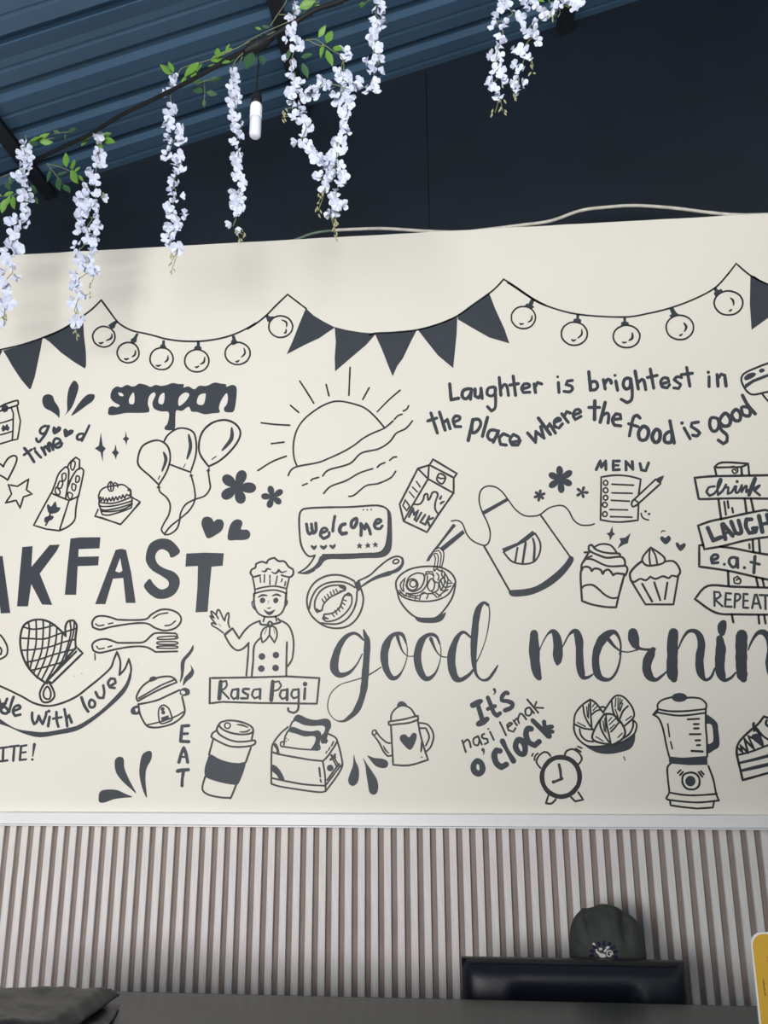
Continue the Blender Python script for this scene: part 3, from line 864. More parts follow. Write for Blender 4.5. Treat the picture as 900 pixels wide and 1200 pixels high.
s 1.6 92,550 130,595 210,622 310,628 400,610 460,570 495,505
f 215,738 260,742 340,742 390,728 435,705 415,755 370,778 290,780 240,770
@@ noodles
s 1.5 155,520 175,460 230,430 275,435 285,470 260,530 210,558 170,545 155,515
e 1.5 200 510 38 40
e 1.4 205 505 24 24
s 1.3 130,555 115,520 125,490 150,465
s 1.3 140,560 135,525 145,480
s 1.3 155,570 200,575 260,560 300,510 305,450
s 1.3 170,580 230,590 285,570 
s 1.3 285,455 300,420 340,420 350,450
s 1.3 300,440 320,432 345,445
c 1.4 330,470 355,490 350,540 325,555 305,520
s 1.3 355,490 385,500 380,545 350,565 330,556
s 1.4 355,415 370,400 395,415 410,410 405,440 415,460 395,480 385,510
s 1.3 370,430 385,450 380,480
s 1.3 420,420 440,450 450,470 470,490
s 1.3 410,450 430,480 440,500 480,500
s 1.3 400,480 415,520 440,530 470,520
s 1.3 390,510 400,550 430,555
s 1.3 360,565 380,580 400,590
s 1.3 250,615 260,580 280,565 300,575 345,575 370,600
s 1.3 300,610 310,585
s 1.3 180,600 190,575
s 1.3 220,612 225,590
s 1.3 380,600 410,570 450,545
s 1.3 110,550 130,575 150,590 160,570
s 1.3 425,440 425,500 405,545
s 1.3 450,465 445,510 425,560
s 1.2 115,565 145,585 185,598 240,608
s 1.2 350,450 345,480 360,500
s 1.2 352,266 388,250 418,280 418,330 405,388
s 1.1 354,278 384,270 402,305 392,388
s 1.1 354,292 374,296 382,330 372,395
s 1.1 352,300 362,330 354,380 348,410
@@ chopsticks
p 485,82 508,95 440,175 385,245 345,275 360,255 345,300 318,345 295,347 312,312 380,225 440,145
p 555,125 568,150 480,225 418,275 395,255 402,245 470,190
@ painted_coffee_pot|370 700 3.913|coffee pot with a heart on its side
f 372,500 380,482 395,476 412,485 420,500 395,496
s 1.7 345,565 348,535 370,508 400,496 435,510 458,545
s 1.8 335,570 400,560 440,550 468,543 470,560 430,575 370,582 338,585 335,572
s 1.8 345,590 350,680 355,768 430,770 515,745 500,700 480,630 468,565
f 432,700 390,660 388,635 410,628 428,642 445,622 462,628 458,660
t 2 485,660 485,690 482,710
d 1 486,733
s 1.7 470,575 515,585 540,630 530,680 510,705
s 1.7 478,600 505,600 520,640 505,680
s 1.7 275,612 295,640 325,665 345,668
s 1.7 262,628 290,665 310,705 330,728 350,725
e 1.5 268 620 9 12 20
t 1.6 310,680 320,700 335,715
@ painted_leaves|310 820 6|painted drops between the toaster and the coffee pot
f 628,385 640,430 660,475 665,530 655,580 625,606 598,595 588,565 600,520 622,460
f 692,410 720,450 760,510 790,560 800,610 790,655 765,668 738,650 728,600 715,520 708,460
f 724,392 770,408 830,415 862,430 870,455 855,478 820,480 780,465 745,425
@ painted_lettering|370 700 3.913|large script lettering reading good
v 218,195,10 195,172,14 170,165,16 135,185,22 105,230,30 88,285,36 85,325,38 100,352,30 125,356,24 160,340,14 190,305,8 213,260,6
v 220,150,8 228,175,20 236,200,28 234,260,30 228,340,32 222,410,32 208,470,30 185,520,28 155,550,20 125,568,10 90,562,5 62,530,5 55,490,5 70,440,5 110,402,5 160,385,5 210,370,6 250,352,7 300,320,5
v 415,215,6 400,175,16 378,166,18 348,178,22 325,215,34 314,265,36 322,325,32 345,366,24 370,368,18 395,340,8 415,290,5 420,240,5 412,190,5
v 375,180,16 385,215,12 400,250,7 425,270,5 455,268,5
v 568,215,6 555,182,14 530,170,18 500,182,22 478,215,34 466,270,36 474,325,34 495,366,26 520,372,20 550,345,10 570,290,5 574,240,5 565,195,5
v 528,190,18 540,220,12 555,250,7 575,270,6 605,275,5
v 712,185,10 680,160,14 655,175,20 635,215,30 622,270,36 625,325,36 640,368,32 665,378,22 700,358,16 720,335,12
v 790,35,14 770,25,14 748,50,26 736,95,32 730,150,32 725,220,30 725,290,24 735,350,14 760,378,10 790,375,14 815,345,14 835,312,6
v 780,22,6 796,50,6 795,110,6 780,190,5 755,260,5 735,300,6
@ painted_toaster|310 820 6|toaster holding two slices of bread
s 1.7 165,192 110,240 60,310 50,370 48,480 48,590 100,608 200,625 300,640 390,650 430,643
s 1.8 60,370 110,385 220,405 320,422 400,430 415,428 450,390 490,330 512,290
s 1.7 410,435 425,530 430,643
s 1.7 432,640 500,550 545,470 540,400 512,290 490,260 450,240
s 1.7 50,550 140,570 280,595 425,605
s 1.6 432,600 480,535 538,460
s 1.7 440,565 480,510 525,450
f 62,318 80,305 98,335 105,380 85,382 82,350
f 50,458 80,465 115,505 140,562 105,560 85,530 52,498
f 195,160 215,115 245,105 300,130 360,142 430,132 462,150 468,190 450,230 430,300 400,305 395,260 418,230 425,195 400,182 330,185 270,175 220,152
f 165,215 180,195 210,192 270,215 330,222 375,215 398,235 395,270 385,320 370,355 325,352 350,310 360,270 340,255 280,258 225,240 180,228
s 1.6 195,155 180,190
s 1.6 165,220 145,260 135,330 240,345 330,352
s 1.5 135,295 115,300 115,325 135,332
s 1.5 385,320 388,345 365,355
s 1.5 415,275 440,285 430,305
d 0.8 155,272
d 0.8 168,282
d 0.8 152,293
s 1.5 485,295 470,325
s 1.3 460,335 450,355
s 1.3 440,362 432,375
s 2 385,480 392,540
s 1.5 393,560 398,580
d 4 462,480
s 3 470,390 485,410 495,385
s 3.4 465,420 495,405
s 1.5 485,425 510,475
s 1.5 495,415 522,465
@ painted_string|440 310 4.5
s 1.6 -30,372 0,363 110,357 220,345 330,315 430,272 520,208 600,152 640,118 676,78 730,112 830,180 900,217
@ painted_flag|440 310 4.5
p 222,343 330,315 432,272 428,370 410,547 330,480 270,405
@ painted_flag|440 310 4.5
p 432,272 520,210 600,152 632,235 680,340 706,416 600,385 520,340 435,290
@ painted_bulb|440 310 4.5
e 1.6 780 280 64 59
p 786,218 798,205 806,208 822,178 840,188 828,215 838,225 825,235
t 1.8 826,268 822,292 804,305
t 1.8 760,310 768,315 782,312
@ painted_string|600 290 3
s 1.6 -15,125 0,133 70,180 120,205 230,235 390,245 480,232 560,212 640,182 710,145 750,105 788,57 840,100 900,130 960,150 1040,172
@ painted_flag|600 290 3
p 838,102 850,100 900,132 960,158 1000,165 960,200 900,248 842,290 836,200
@ painted_bulb|600 300 5
e 1.7 365 456 76 68
p 355,390 362,370 376,366 378,340 396,342 392,366 406,374 404,392 380,390
t 1.8 408,430 408,460 385,482
t 1.8 348,488 358,497 375,490
@ painted_bulb|600 300 5
e 1.7 671 472 78 66
p 638,405 640,388 652,385 652,362 668,362 668,384 684,390 684,408 660,402
t 2.4 704,450 705,480 684,496
t 1.8 645,504 655,508 672,505
@ painted_bulb|750 290 6
e 1.7 280 563 97 86
p 205,430 235,425 255,458 285,480 250,480 222,500 205,478 222,470
t 2.2 308,530 325,560 312,592
t 1.8 275,618 285,618 298,608
@ painted_bulb|750 290 6
e 1.7 622 391 101 85
p 512,288 535,280 550,300 570,292 588,312 555,325 528,345 518,325 525,310
t 2 635,355 655,375 658,408
t 1.8 625,448 635,444 646,434
@ painted_lettering|490 420 6|sentence about laughter, hand-lettered in two wavy lines
@@ letter
l 4.2 222,180 232,292 285,280
c 4 370,215 320,225 310,265 335,285 365,255
s 4 375,215 368,288
s 4 400,215 400,265 425,278 440,255 442,210
s 4 442,210 450,282
c 3.8 540,205 495,210 485,250 515,265 540,245
s 4 540,205 545,300 540,350 515,370 488,340
s 4 570,135 582,260
s 4 582,215 605,185 625,200 635,260
s 4 668,125 685,260
s 4 645,188 705,178
s 3.8 732,215 780,200 775,180 745,180 728,210 740,240 785,238
s 4 815,180 825,240
s 4 822,200 840,170 868,180
@@ letter
d 1.7 981,130
s 3.8 986,170 990,240
s 3.8 1085,155 1050,160 1040,185 1075,195 1085,215 1065,235 1025,232
s 4.2 1200,95 1212,225
c 4 1215,170 1250,165 1262,200 1240,222 1215,215
s 4 1302,150 1315,215
s 4 1312,180 1330,150 1352,155 1358,175
d 1.8 1384,120
s 4 1390,160 1402,225
c 4 1490,145 1455,145 1442,185 1460,215 1490,200
s 4 1495,145 1505,230 1500,290 1470,312 1428,288
s 4.2 1525,90 1548,215
s 4 1548,170 1570,150 1588,160 1600,220
s 4 1632,75 1656,210
s 4 1612,135 1680,120
s 3.8 1712,180 1762,165 1755,140 1725,138 1705,165 1715,200 1750,208 1768,185
s 3.8 1852,135 1820,130 1800,150 1825,170 1845,185 1830,212 1798,208
s 4 1888,65 1910,195
s 4 1850,115 1928,105
d 2 2040,98
s 4 2045,130 2045,198
s 4.2 2102,115 2108,195
s 4.2 2108,140 2130,112 2155,120 2165,195
@@ letter
s 4 90,385 135,525
s 4 68,440 130,420
s 4 150,378 190,505
s 4 180,450 205,430 225,495
s 3.8 248,450 290,430 290,410 262,405 245,435 260,480 300,480
s 4.2 385,430 352,578
c 4 385,440 425,430 440,465 415,510 380,520
s 4.2 488,415 452,548
c 4 560,515 510,505 488,545 510,575 545,560
s 4 565,510 528,590
s 4 635,545 600,530 572,560 580,605 620,610
s 4 655,590 705,580 705,555 670,535 645,570 660,608 700,610 718,578
s 4.2 770,525 825,590 828,515 885,560 862,480
@@ letter
s 4.2 845,420 930,535
s 4 905,490 925,460 965,525
s 3.8 955,450 1000,435 985,420 958,440 960,480 990,490 1015,460
s 4 1010,390 1055,450
s 4 1025,410 1045,375 1070,385
s 3.8 1090,400 1140,380 1130,360 1105,365 1090,400 1105,430 1145,408
s 4.6 1242,300 1240,430
s 4 1200,345 1275,345
s 4.4 1315,310 1280,450
s 4 1300,400 1325,385 1340,400 1335,455
s 4 1370,430 1425,425 1420,395 1390,390 1365,430 1380,470 1425,475
s 4 1560,420 1540,400 1515,415 1500,470 1485,545
s 4 1480,460 1545,480
c 4.6 1580,480 1550,520 1560,570 1600,570 1620,525 1610,490
c 4.6 1672,500 1645,550 1665,590 1695,575 1700,520
c 4.2 1770,515 1735,540 1735,585 1775,590 1785,545
s 4.4 1770,440 1785,520 1800,595
d 2.2 1855,455
s 4 1870,490 1912,565
s 4 1970,448 1925,455 1920,480 1960,505 1980,525 1960,545 1930,540
c 4.2 2105,425 2060,420 2050,470 2070,510 2100,505 2115,465
s 4.2 2110,430 2130,500 2170,540 2170,585 2145,600 2110,575
c 4.4 2145,395 2120,440 2145,475 2185,470 2195,430 2170,390
c 4.4 2235,360 2205,395 2225,435 2260,435 2265,390
c 4.2 2320,345 2275,345 2285,395 2325,405 2335,375
s 4.4 2280,260 2315,325 2370,390
@ painted_sandwich|750 420 6|filled sandwich at the right end of the mural
s 1.9 1000,5 900,35 820,65 735,105 712,145 725,190 755,235 800,255 900,235 1000,222
f 732,135 760,108 800,100 815,112 795,135 745,155 
f 835,88 850,72 872,75 875,90 850,102
p 735,185 790,150 880,115 1000,75 1000,105 900,130 800,170 742,212
s 1.8 855,245 900,300 980,380
@ painted_sparkle|600 420 6|eight-petal painted flower above the apron strings
F 340 850 6 95 24 -5
@ painted_sparkle|530 550 5|small flower left of the eight-petal one
F 511 153 6 36 9 10
@ painted_sparkle|530 550 5|small flower right of the eight-petal one
F 760 135 5 38 9 20
@ painted_apron|530 550 5|apron with striped pocket and loose strings
s 1.4 -5,303 30,300 60,320 85,380 115,415 150,435 190,446 215,425 222,370 205,310 178,255 158,190 165,130 200,100 250,103 290,130 325,175 370,235 420,270 470,275 515,265 570,225 640,212 680,240 710,295 750,325 800,328 832,320
p 178,245 318,168 328,185 185,268
l 1.8 185,448 340,720
l 1.6 515,265 690,512
f 335,710 420,702 500,680 600,610 660,550 690,508 712,532 660,610 580,680 480,730 400,745 345,742
p 290,465 380,430 470,360 490,378 430,425 350,465 305,488
s 1.7 300,485 350,540 420,555 480,540 512,490 515,430 485,375
l 2.6 382,460 368,545
l 3 430,430 412,550
b 2 3 472,405 482,450 478,535
@ painted_lettering|670 520 6|word menu in capitals over the notepad
l 3.8 172,182 200,122 208,165 238,122 240,182
l 3.8 335,122 292,122 292,185 335,182
l 3 295,152 328,152
l 3.8 382,185 380,125 430,180 425,125
s 3.8 480,140 490,185 520,190 540,135
@ painted_notepad|670 520 6|spiral notepad with ruled lines and a pencil
s 1.8 470,360 485,250 400,228 300,222 207,235 205,400 202,535 280,548 360,550 465,538 470,420
e 1.6 238 275 16 16
e 1.6 238 328 17 17
e 1.6 238 380 16 17
e 1.6 233 430 16 17
e 1.6 233 495 16 17
s 1.6 282,285 435,292
s 1.6 282,346 425,349
s 1.6 278,398 405,405
s 1.6 267,463 392,466
s 1.6 272,513 423,517
s 1.8 425,405 590,250 625,280 470,420 450,435 430,443 420,425 428,400
s 1.6 440,392 470,415
p 590,250 612,235 650,222 640,250 622,285 605,262
d 1.6 519,476
d 1.6 544,494
s 1.5 487,490 495,515 515,530 540,537
@ painted_stars|670 520 6|two sparkles over the glass dessert
p 243,632 268,622 285,577 290,622 305,635 285,650 268,685 264,650
p 415,628 402,665 395,700 365,710 320,738 345,690 335,665 375,660
@ painted_heart|670 520 6|left heart over the cupcake
f 662,708 635,690 620,665 635,650 658,662 680,645 697,665 690,685
s 1.2 630,622 640,612 655,615
@ painted_heart|670 520 6|right heart over the cupcake
f 765,755 740,730 730,700 745,694 762,712 790,698 802,712 790,735
@ painted_dessert|660 590 6|swirled dessert in a tapering cup
s 2 150,345 190,340
s 2 180,300 200,292 225,320 270,340 330,350 390,352 400,365
s 2 180,300 180,325 205,345 260,368 310,382 400,375 430,395 435,430
s 1.8 215,310 250,290 290,285 330,293 355,315 375,345
s 1.9 180,345 155,385 130,430 128,465
s 1.9 165,390 210,395 270,425 330,442 435,438
s 1.9 135,420 165,385 200,370
s 2 130,470 140,450 165,445 190,455 200,475 215,460 240,458 265,470 278,495 290,475 315,465 335,480 350,505 375,492 430,498
s 2 435,435 452,460 440,500 425,510
s 2 128,460 122,520 132,685 200,710 300,728 372,730 390,650 430,500
s 1.9 132,595 150,578 200,572 240,595 290,640 340,665 385,662
@ painted_cupcake|660 590 6|cupcake with a pointed swirl on top
s 1.9 615,310 570,360 555,395 570,425 600,438 640,435 690,425 715,410 710,380 670,345 615,310
s 1.7 610,325 605,370 612,435
s 1.7 625,325 650,370 662,435
s 2.2 555,405 510,440 470,490 475,540
s 1.9 475,540 500,552 540,530 580,540 612,515 650,530 700,512 740,525 765,508 800,515 822,490
s 2 715,408 770,405 805,435 822,480 805,515
l 1.9 475,540 578,710 775,710 808,515
s 2 555,565 625,690
s 2 640,555 682,680
s 2 732,557 714,672
@ painted_signpost|780 530 7.5|wooden signpost with four lettered boards
@@ post
s 2 445,200 430,130 500,90 725,100 735,200
s 2 430,135 550,132 665,128 725,100
l 2.4 665,130 670,195
s 1.4 575,128 600,125 630,145 630,175 600,185 585,160 610,150 618,165
l 2.2 465,420 488,590
l 2.2 695,410 710,525
l 2.2 750,410 772,515
l 2 515,435 530,550
l 2 545,430 552,490
l 2 585,490 592,530
l 2 735,808 738,845
l 2.2 765,775 770,875
l 2.2 820,770 828,880
l 2.2 548,1045 553,1175
l 2.2 795,1100 812,1180
l 2.2 850,1110 865,1180
l 2.2 582,1430 595,1495
l 2.2 815,1430 822,1505
l 2.2 865,1430 878,1505
s 1.6 660,1120 630,1090 598,1110 605,1150 645,1155 660,1130 640,1110 622,1125
@@ board_outline
s 2.2 1050,195 900,202 600,208 400,212 255,225 290,408 330,412 600,405 900,408 1050,408
@@ board_outline
s 2.2 1080,560 900,515 860,510 700,540 520,580 400,605 285,645 340,852 500,825 700,775 900,745 1080,730
@@ board_outline
s 2.2 330,815 295,820 295,1005 540,1040 700,1075 900,1120 1050,1140
s 2.2 480,830 600,845 750,875 900,900 1050,920
@@ board_outline
s 2.2 1050,1190 900,1190 600,1182 370,1175 258,1290 440,1410 650,1425 1050,1428
@@ letter
s 3 430,300 380,310 358,350 385,382 430,360 470,300 490,245 475,240 455,300 460,375 500,340 530,285 520,310 550,310 545,365 580,350 610,300
s 3 620,300 615,350 640,350 670,290
s 3 670,290 668,350 695,305 712,300 708,350 730,330
d 2 628,258
v 785,235,40 760,300,38 732,375,34
s 3 760,330 810,300 825,295 780,340 828,378
@@ letter
l 5.4 370,665 418,775 485,748
l 5 495,635 525,765
l 5 505,630 590,735
l 3.4 530,710 570,700
s 5 575,610 615,710 650,715 665,690 640,600
s 5 755,590 710,590 705,650 735,710 790,700 800,665 765,670
l 5.4 820,560 850,700
l 5.4 890,550 930,690
l 4.4 835,635 910,620
@@ letter
s 3.6 405,950 455,930 455,905 425,902 402,930 410,975 460,970
d 1.8 516,985
c 3.6 620,930 570,930 558,970 590,1010 620,990
s 3.6 632,930 635,1015
d 2 692,1015
s 4 785,915 775,1060
s 3.4 748,965 825,985
@@ letter
l 2.8 428,1225 430,1350
s 2.6 428,1228 470,1230 485,1260 455,1285 432,1290 500,1355
l 2.8 575,1242 530,1238 522,1355 580,1358
l 2.6 528,1295 570,1295
l 2.8 612,1245 605,1365
s 2.6 612,1245 648,1250 655,1280 630,1305 608,1305
l 2.8 720,1248 685,1245 682,1365 725,1368
l 2.6 685,1305 720,1305
l 2.8 760,1370 785,1252 800,1252 835,1372
l 2.6 770,1330 820,1330
l 2.8 825,1255 930,1260
l 2.8 875,1258 878,1378
@ painted_lettering|600 700 6|large script lettering starting the word morning
v 155,255,56 155,320,68 158,400,72 165,480,66 178,540,56 190,565,42
v 190,380,8 215,320,10 250,260,14 285,240,36 310,270,56 322,330,66 322,400,70 322,450,50 320,465,30
v 355,350,8 375,310,12 400,265,14 430,240,30 455,250,50 472,310,56 475,400,54 478,480,56 490,540,50 505,565,30 540,560,20 570,540,10
v 758,400,14 765,340,14 750,280,20 720,245,30 680,255,50 640,290,66 605,350,56 588,420,52 590,490,54 605,545,50 640,575,34 690,575,22 730,530,18 755,460,14 766,380,12
v 660,275,30 690,310,26 720,345,18 760,375,11 810,385,10 850,378,10 890,365,14
v 850,250,70 855,290,80 870,335,56 900,360,22 960,368,20 1000,365,26
v 990,365,34 975,400,58 952,450,66 948,510,64 970,560,54 1010,580,28 1050,555,20 1090,520,12
v 1135,250,70 1128,320,78 1128,400,78 1125,480,76 1128,540,74 1138,575,50
v 1170,360,10 1200,290,16 1240,240,24 1290,240,34 1322,280,50 1332,340,54 1322,400,58 1318,470,60 1330,540,52 1360,580,24 1400,560,20 1425,500,14
f 1445,230 1448,190 1475,162 1505,168 1508,215 1490,268 1460,265
v 1460,290,50 1468,360,70 1462,430,74 1462,510,66 1478,560,54 1500,582,28 1540,565,20 1572,530,14
v 1615,265,80 1612,320,84 1612,400,80 1612,480,78 1618,545,74 1628,575,50
v 1660,370,10 1690,300,18 1730,250,30 1775,250,42 1810,300,50 1820,370,54 1810,470,56 1830,550,50 1880,580,24
@ painted_lettering|530 790 6|rounded lettering about a rice dish in three lines
@@ letter
v 145,218,44 180,200,44 200,190,34
v 175,200,30 190,250,34 208,310,36
v 185,350,40 215,335,46 245,315,36
s 5.2 250,165 270,215 292,270 315,292 335,275
s 5 250,245 300,225
v 295,108,22 302,125,14 292,145,6
v 390,135,30 375,130,28 352,155,32 350,185,28 385,190,30 420,205,32 415,235,30 370,255,32
@@ letter
s 1.8 70,465 95,548
s 1.8 82,480 105,460 122,478 130,515
c 1.8 180,440 150,455 152,490 180,500 190,465
s 1.8 180,435 208,495
s 1.8 225,420 208,430 215,450 245,455 252,480 228,492
d 1.2 253,385
s 1.8 265,405 292,462
s 1.8 335,338 378,430
s 1.8 388,375 420,350 405,342 385,360 395,395 430,405 445,380
s 1.8 430,325 455,360
s 1.8 438,330 455,312 470,345
s 1.8 462,315 475,280 495,285 520,318
c 1.8 540,235 515,250 518,285 545,290 558,262
s 1.8 545,235 575,275
s 1.8 527,178 605,272
s 1.8 592,195 575,235 640,238
@@ letter
c 7 175,610 150,640 155,680 185,700 212,675 205,630
v 215,530,24 222,545,14 220,565,6
s 7 335,540 310,535 295,570 310,625 345,655 380,635
v 352,470,38 385,535,28 430,610,42
c 7 460,465 445,510 470,555 505,560 512,510 490,470
s 7 555,385 530,385 518,425 540,480 580,500 610,475
v 565,325,32 610,370,36 680,435,44
s 5.4 645,335 650,375 700,370
s 5 668,395 705,405
@ painted_alarm_clock|610 800 6|ringing alarm clock with two bells
e 4.4 283 662 133 139
s 1.8 310,510 325,480 370,468 415,500 430,540 402,580
s 1.8 210,515 190,492 160,490 125,520 112,560 140,600
s 1.6 80,515 88,498
s 1.6 97,545 103,515 122,497
s 1.6 388,462 425,487
s 1.6 402,448 430,460
s 3.4 270,575 280,620 285,680
s 3.4 285,678 230,700
p 262,590 268,568 284,588
d 2.4 287,674
d 2.2 232,698
s 1.8 195,795 178,848 215,850 240,830 248,818
s 1.8 355,805 385,835 440,822 405,770
@ painted_leaf_bowl|610 800 6|bowl holding three leaf-wrapped rice parcels
s 1.8 375,290 378,340 405,395 460,440 520,450 640,440
f 460,445 530,445 600,440 660,438 720,420 770,385 805,360 800,420 770,465 700,490 620,502 550,495 500,475
s 1.8 790,262 815,290 812,330 790,370 720,415 660,440
s 1.8 790,262 790,310 765,360 725,390
s 1.7 415,325 425,370 460,405 510,415
s 1.8 375,290 385,220 430,160 490,118 530,145 580,210
s 1.8 375,290 440,320 505,330
s 1.7 440,165 450,230 480,290 510,330
s 1.7 490,120 492,200 500,310
s 1.7 500,225 530,200 560,190
s 1.8 580,210 640,120 680,90 730,105 780,165 798,215 790,250 730,305
s 1.7 640,125 650,200 680,260 715,290
s 1.7 755,165 720,200 700,250
s 1.7 555,175 580,170 600,180
s 2 590,220 540,290 505,370 515,405 570,425 640,435
s 2 590,220 650,225 700,270 735,340 720,390 680,420 645,438
s 1.7 590,220 560,270 565,320 595,380 635,435
s 1.7 600,225 605,290 620,360 635,430
s 1.7 635,345 660,320 690,280
s 1.2 465,170 470,240
s 1.2 478,150 478,250
s 1.2 505,170 520,150
s 1.2 510,195 540,165
s 1.2 670,110 665,170
s 1.2 685,105 685,190
s 1.2 700,110 695,200
s 1.2 715,120 705,150
s 1.2 718,145 700,200
s 1.2 665,185 685,240
s 1.2 580,270 590,340
s 1.2 592,250 600,350
s 1.2 620,270 640,245
s 1.2 625,295 665,255
s 1.2 630,325 660,295
s 1.2 400,280 455,308
s 1.2 530,380 580,410
s 1.2 685,385 715,355
s 1.2 740,265 780,235
s 1 725,520 735,545
@ painted_blender|750 800 6|blender with a dark collar, handle and dial
E 277 104 55 32
s 1.8 225,102 160,120 125,150 125,185 200,200 320,200 462,185 465,150 430,115 380,105 330,106
s 1.8 128,210 280,232 460,212
s 1.8 125,185 92,225 130,250 160,320 185,440 205,520
s 1.8 125,190 118,212 95,222
s 1.8 462,185 462,300 470,400 472,520
p 200,518 300,528 472,515 475,578 340,580 206,568
f 462,230 485,232 540,280 550,330 558,440 520,475 472,498 470,440 500,425 515,400 508,310 490,290 462,285
s 1.8 215,570 192,600 198,700 205,770 185,808 210,825 400,842 555,828 535,780 515,680 480,585
s 1.8 205,772 300,788 400,792 540,782
l 1.8 210,825 215,862 300,875 400,885 512,878 520,838
c 1.9 350,632 305,650 298,700 325,742 380,750 415,720 415,670 390,640
E 354 692 36 37
s 1.9 335,258 415,254
s 1.9 378,292 412,291
s 1.9 380,322 412,321
s 1.9 350,363 425,362
s 1.9 390,406 422,405
s 1.9 400,440 422,439
s 2.2 362,480 440,484
s 1.5 195,290 207,380
s 1.5 215,415 227,465
s 1.8 265,635 285,615
s 1.8 280,650 302,628
s 1.8 412,628 438,662
s 1.8 428,622 448,645
@ painted_layer_cake|750 800 6|cake slice with piped icing at the right end
s 2.2 680,510 682,450 710,400 760,350 830,290 870,238 920,250 1000,240
l 2.2 682,515 722,685 900,635 1000,610
s 1.9 690,508 780,485 900,440 1000,410
p 700,555 800,530 1000,475 1000,500 820,548 705,572
p 712,608 800,585 1000,540 1000,565 830,605 718,628
f 785,370 820,358 850,375 872,440 855,448 825,425 795,400
s 2 690,460 720,490 705,440 760,495 735,400 745,410 800,465 760,375 790,390
s 2.4 800,285 800,310 850,370
s 2 800,340 820,320 860,370 900,400
s 2.2 890,265 885,290 905,310
'''
draw(MURAL)

# ------------------------------------------------------------------ cable lying on top of the painted wall
def cable_pts(px, Y=WY + .022): return [at_y(x, y, Y) for x, y in px]
hc = tag(empty('loose_cable', at_y(600, 262, WY + .022)), 'cream painted cable lying in two humps along the wall top', 'cable')
P = catmull([tuple(p) for p in cable_pts([(392, 270), (410, 269), (450, 268), (500, 271), (540, 272), (570, 269), (610, 264), (645, 259), (680, 247), (710, 243), (745, 241), (790, 244), (830, 249), (870, 252), (930, 250), (1000, 247)])], 6)
o = bm_obj('cable_sleeve', tube_bm([Vector(p) - hc.location for p in P], .0055, 8), M['conduit'], hc, True)
P = catmull([tuple(p) for p in cable_pts([(340, 283), (352, 279), (362, 275), (375, 272), (393, 270)])], 6)
o = bm_obj('cable_end', tube_bm([Vector(p) - hc.location for p in P], .0048, 8), M['conduitgreen'], hc, True); o['label'] = 'green grey cable end'

# ------------------------------------------------------------------ string light cable, socket and bulb
cable_px = [(30, 194, 2.20), (43, 187, 2.12), (83, 168, 2.02), (110, 155, 1.98), (140, 136, 1.92), (187, 113, 1.85), (233, 89, 1.78), (267, 70, 1.74), (290, 58, 1.72), (303, 52, 1.71), (338, 31, 1.69), (369, 12, 1.67), (400, 1, 1.65), (440, -22, 1.62), (500, -50, 1.58), (590, -72, 1.55), (680, -82, 1.53), (800, -92, 1.51)]
cp = catmull([tuple(at_y(*q)) for q in cable_px], 6)
base = at_y(303, 52, 1.71)
sl = tag(empty('string_light', base), 'black string-light cable with one white capsule bulb hanging under the roof', 'string light')
rad = [.0062 + .0016 * noise.noise(Vector(p) * 18) for p in cp]
bm_obj('cable', tube_bm([Vector(p) - base for p in cp], rad, 8), M['rubber'], sl, True)
jp = [Vector(p) - base for p in catmull([tuple(at_y(x, y, 1.71)) for x, y in [(286, 61), (294, 57), (303, 53), (312, 47), (322, 41)]], 4)]
bm_obj('tape_wrap', tube_bm(jp, [.006 + .011 * math.sin(math.pi * i / (len(jp) - 1)) + .002 * math.sin(i * 2.7) for i in range(len(jp))], 10), M['rubber'], sl, True)
dp = [at_y(x, y, 1.71) - base for x, y in [(302, 55), (303, 70), (302, 85), (301, 98), (301, 108)]]
bm_obj('drop_wire', tube_bm(catmull([tuple(p) for p in dp], 4), .0022, 6), M['rubber'], sl, True)
bt = at_y(301, 108, 1.71) - base; bb = at_y(301, 161, 1.71) - base; H = bt.z - bb.z; mid = bt.z - H * .27
bm_obj('socket', lathe_bm([(.004, bt.z + .004), (.010, bt.z - .002), (.0135, bt.z - .012), (.0145, mid + .006), (.0155, mid)], bt.x, bt.y), M['rubber'], sl, True)
z1 = mid - (mid - bb.z) * .42
b1 = bm_obj('bulb', lathe_bm([(.010, mid), (.0148, mid - .003), (.0158, mid - .008), (.0158, z1 + .012), (.0152, z1 + .011), (.0158, z1 + .010), (.0158, z1)], bt.x, bt.y), M['opal'], sl, True)
bm_obj('bulb_tip', lathe_bm([(.0148, z1 + .001), (.0150, z1 - .01), (.0150, bb.z + .010), (.0140, bb.z + .005), (.011, bb.z + .0015), (.006, bb.z), (0, bb.z)], bt.x, bt.y), M['opal2'], b1, True)

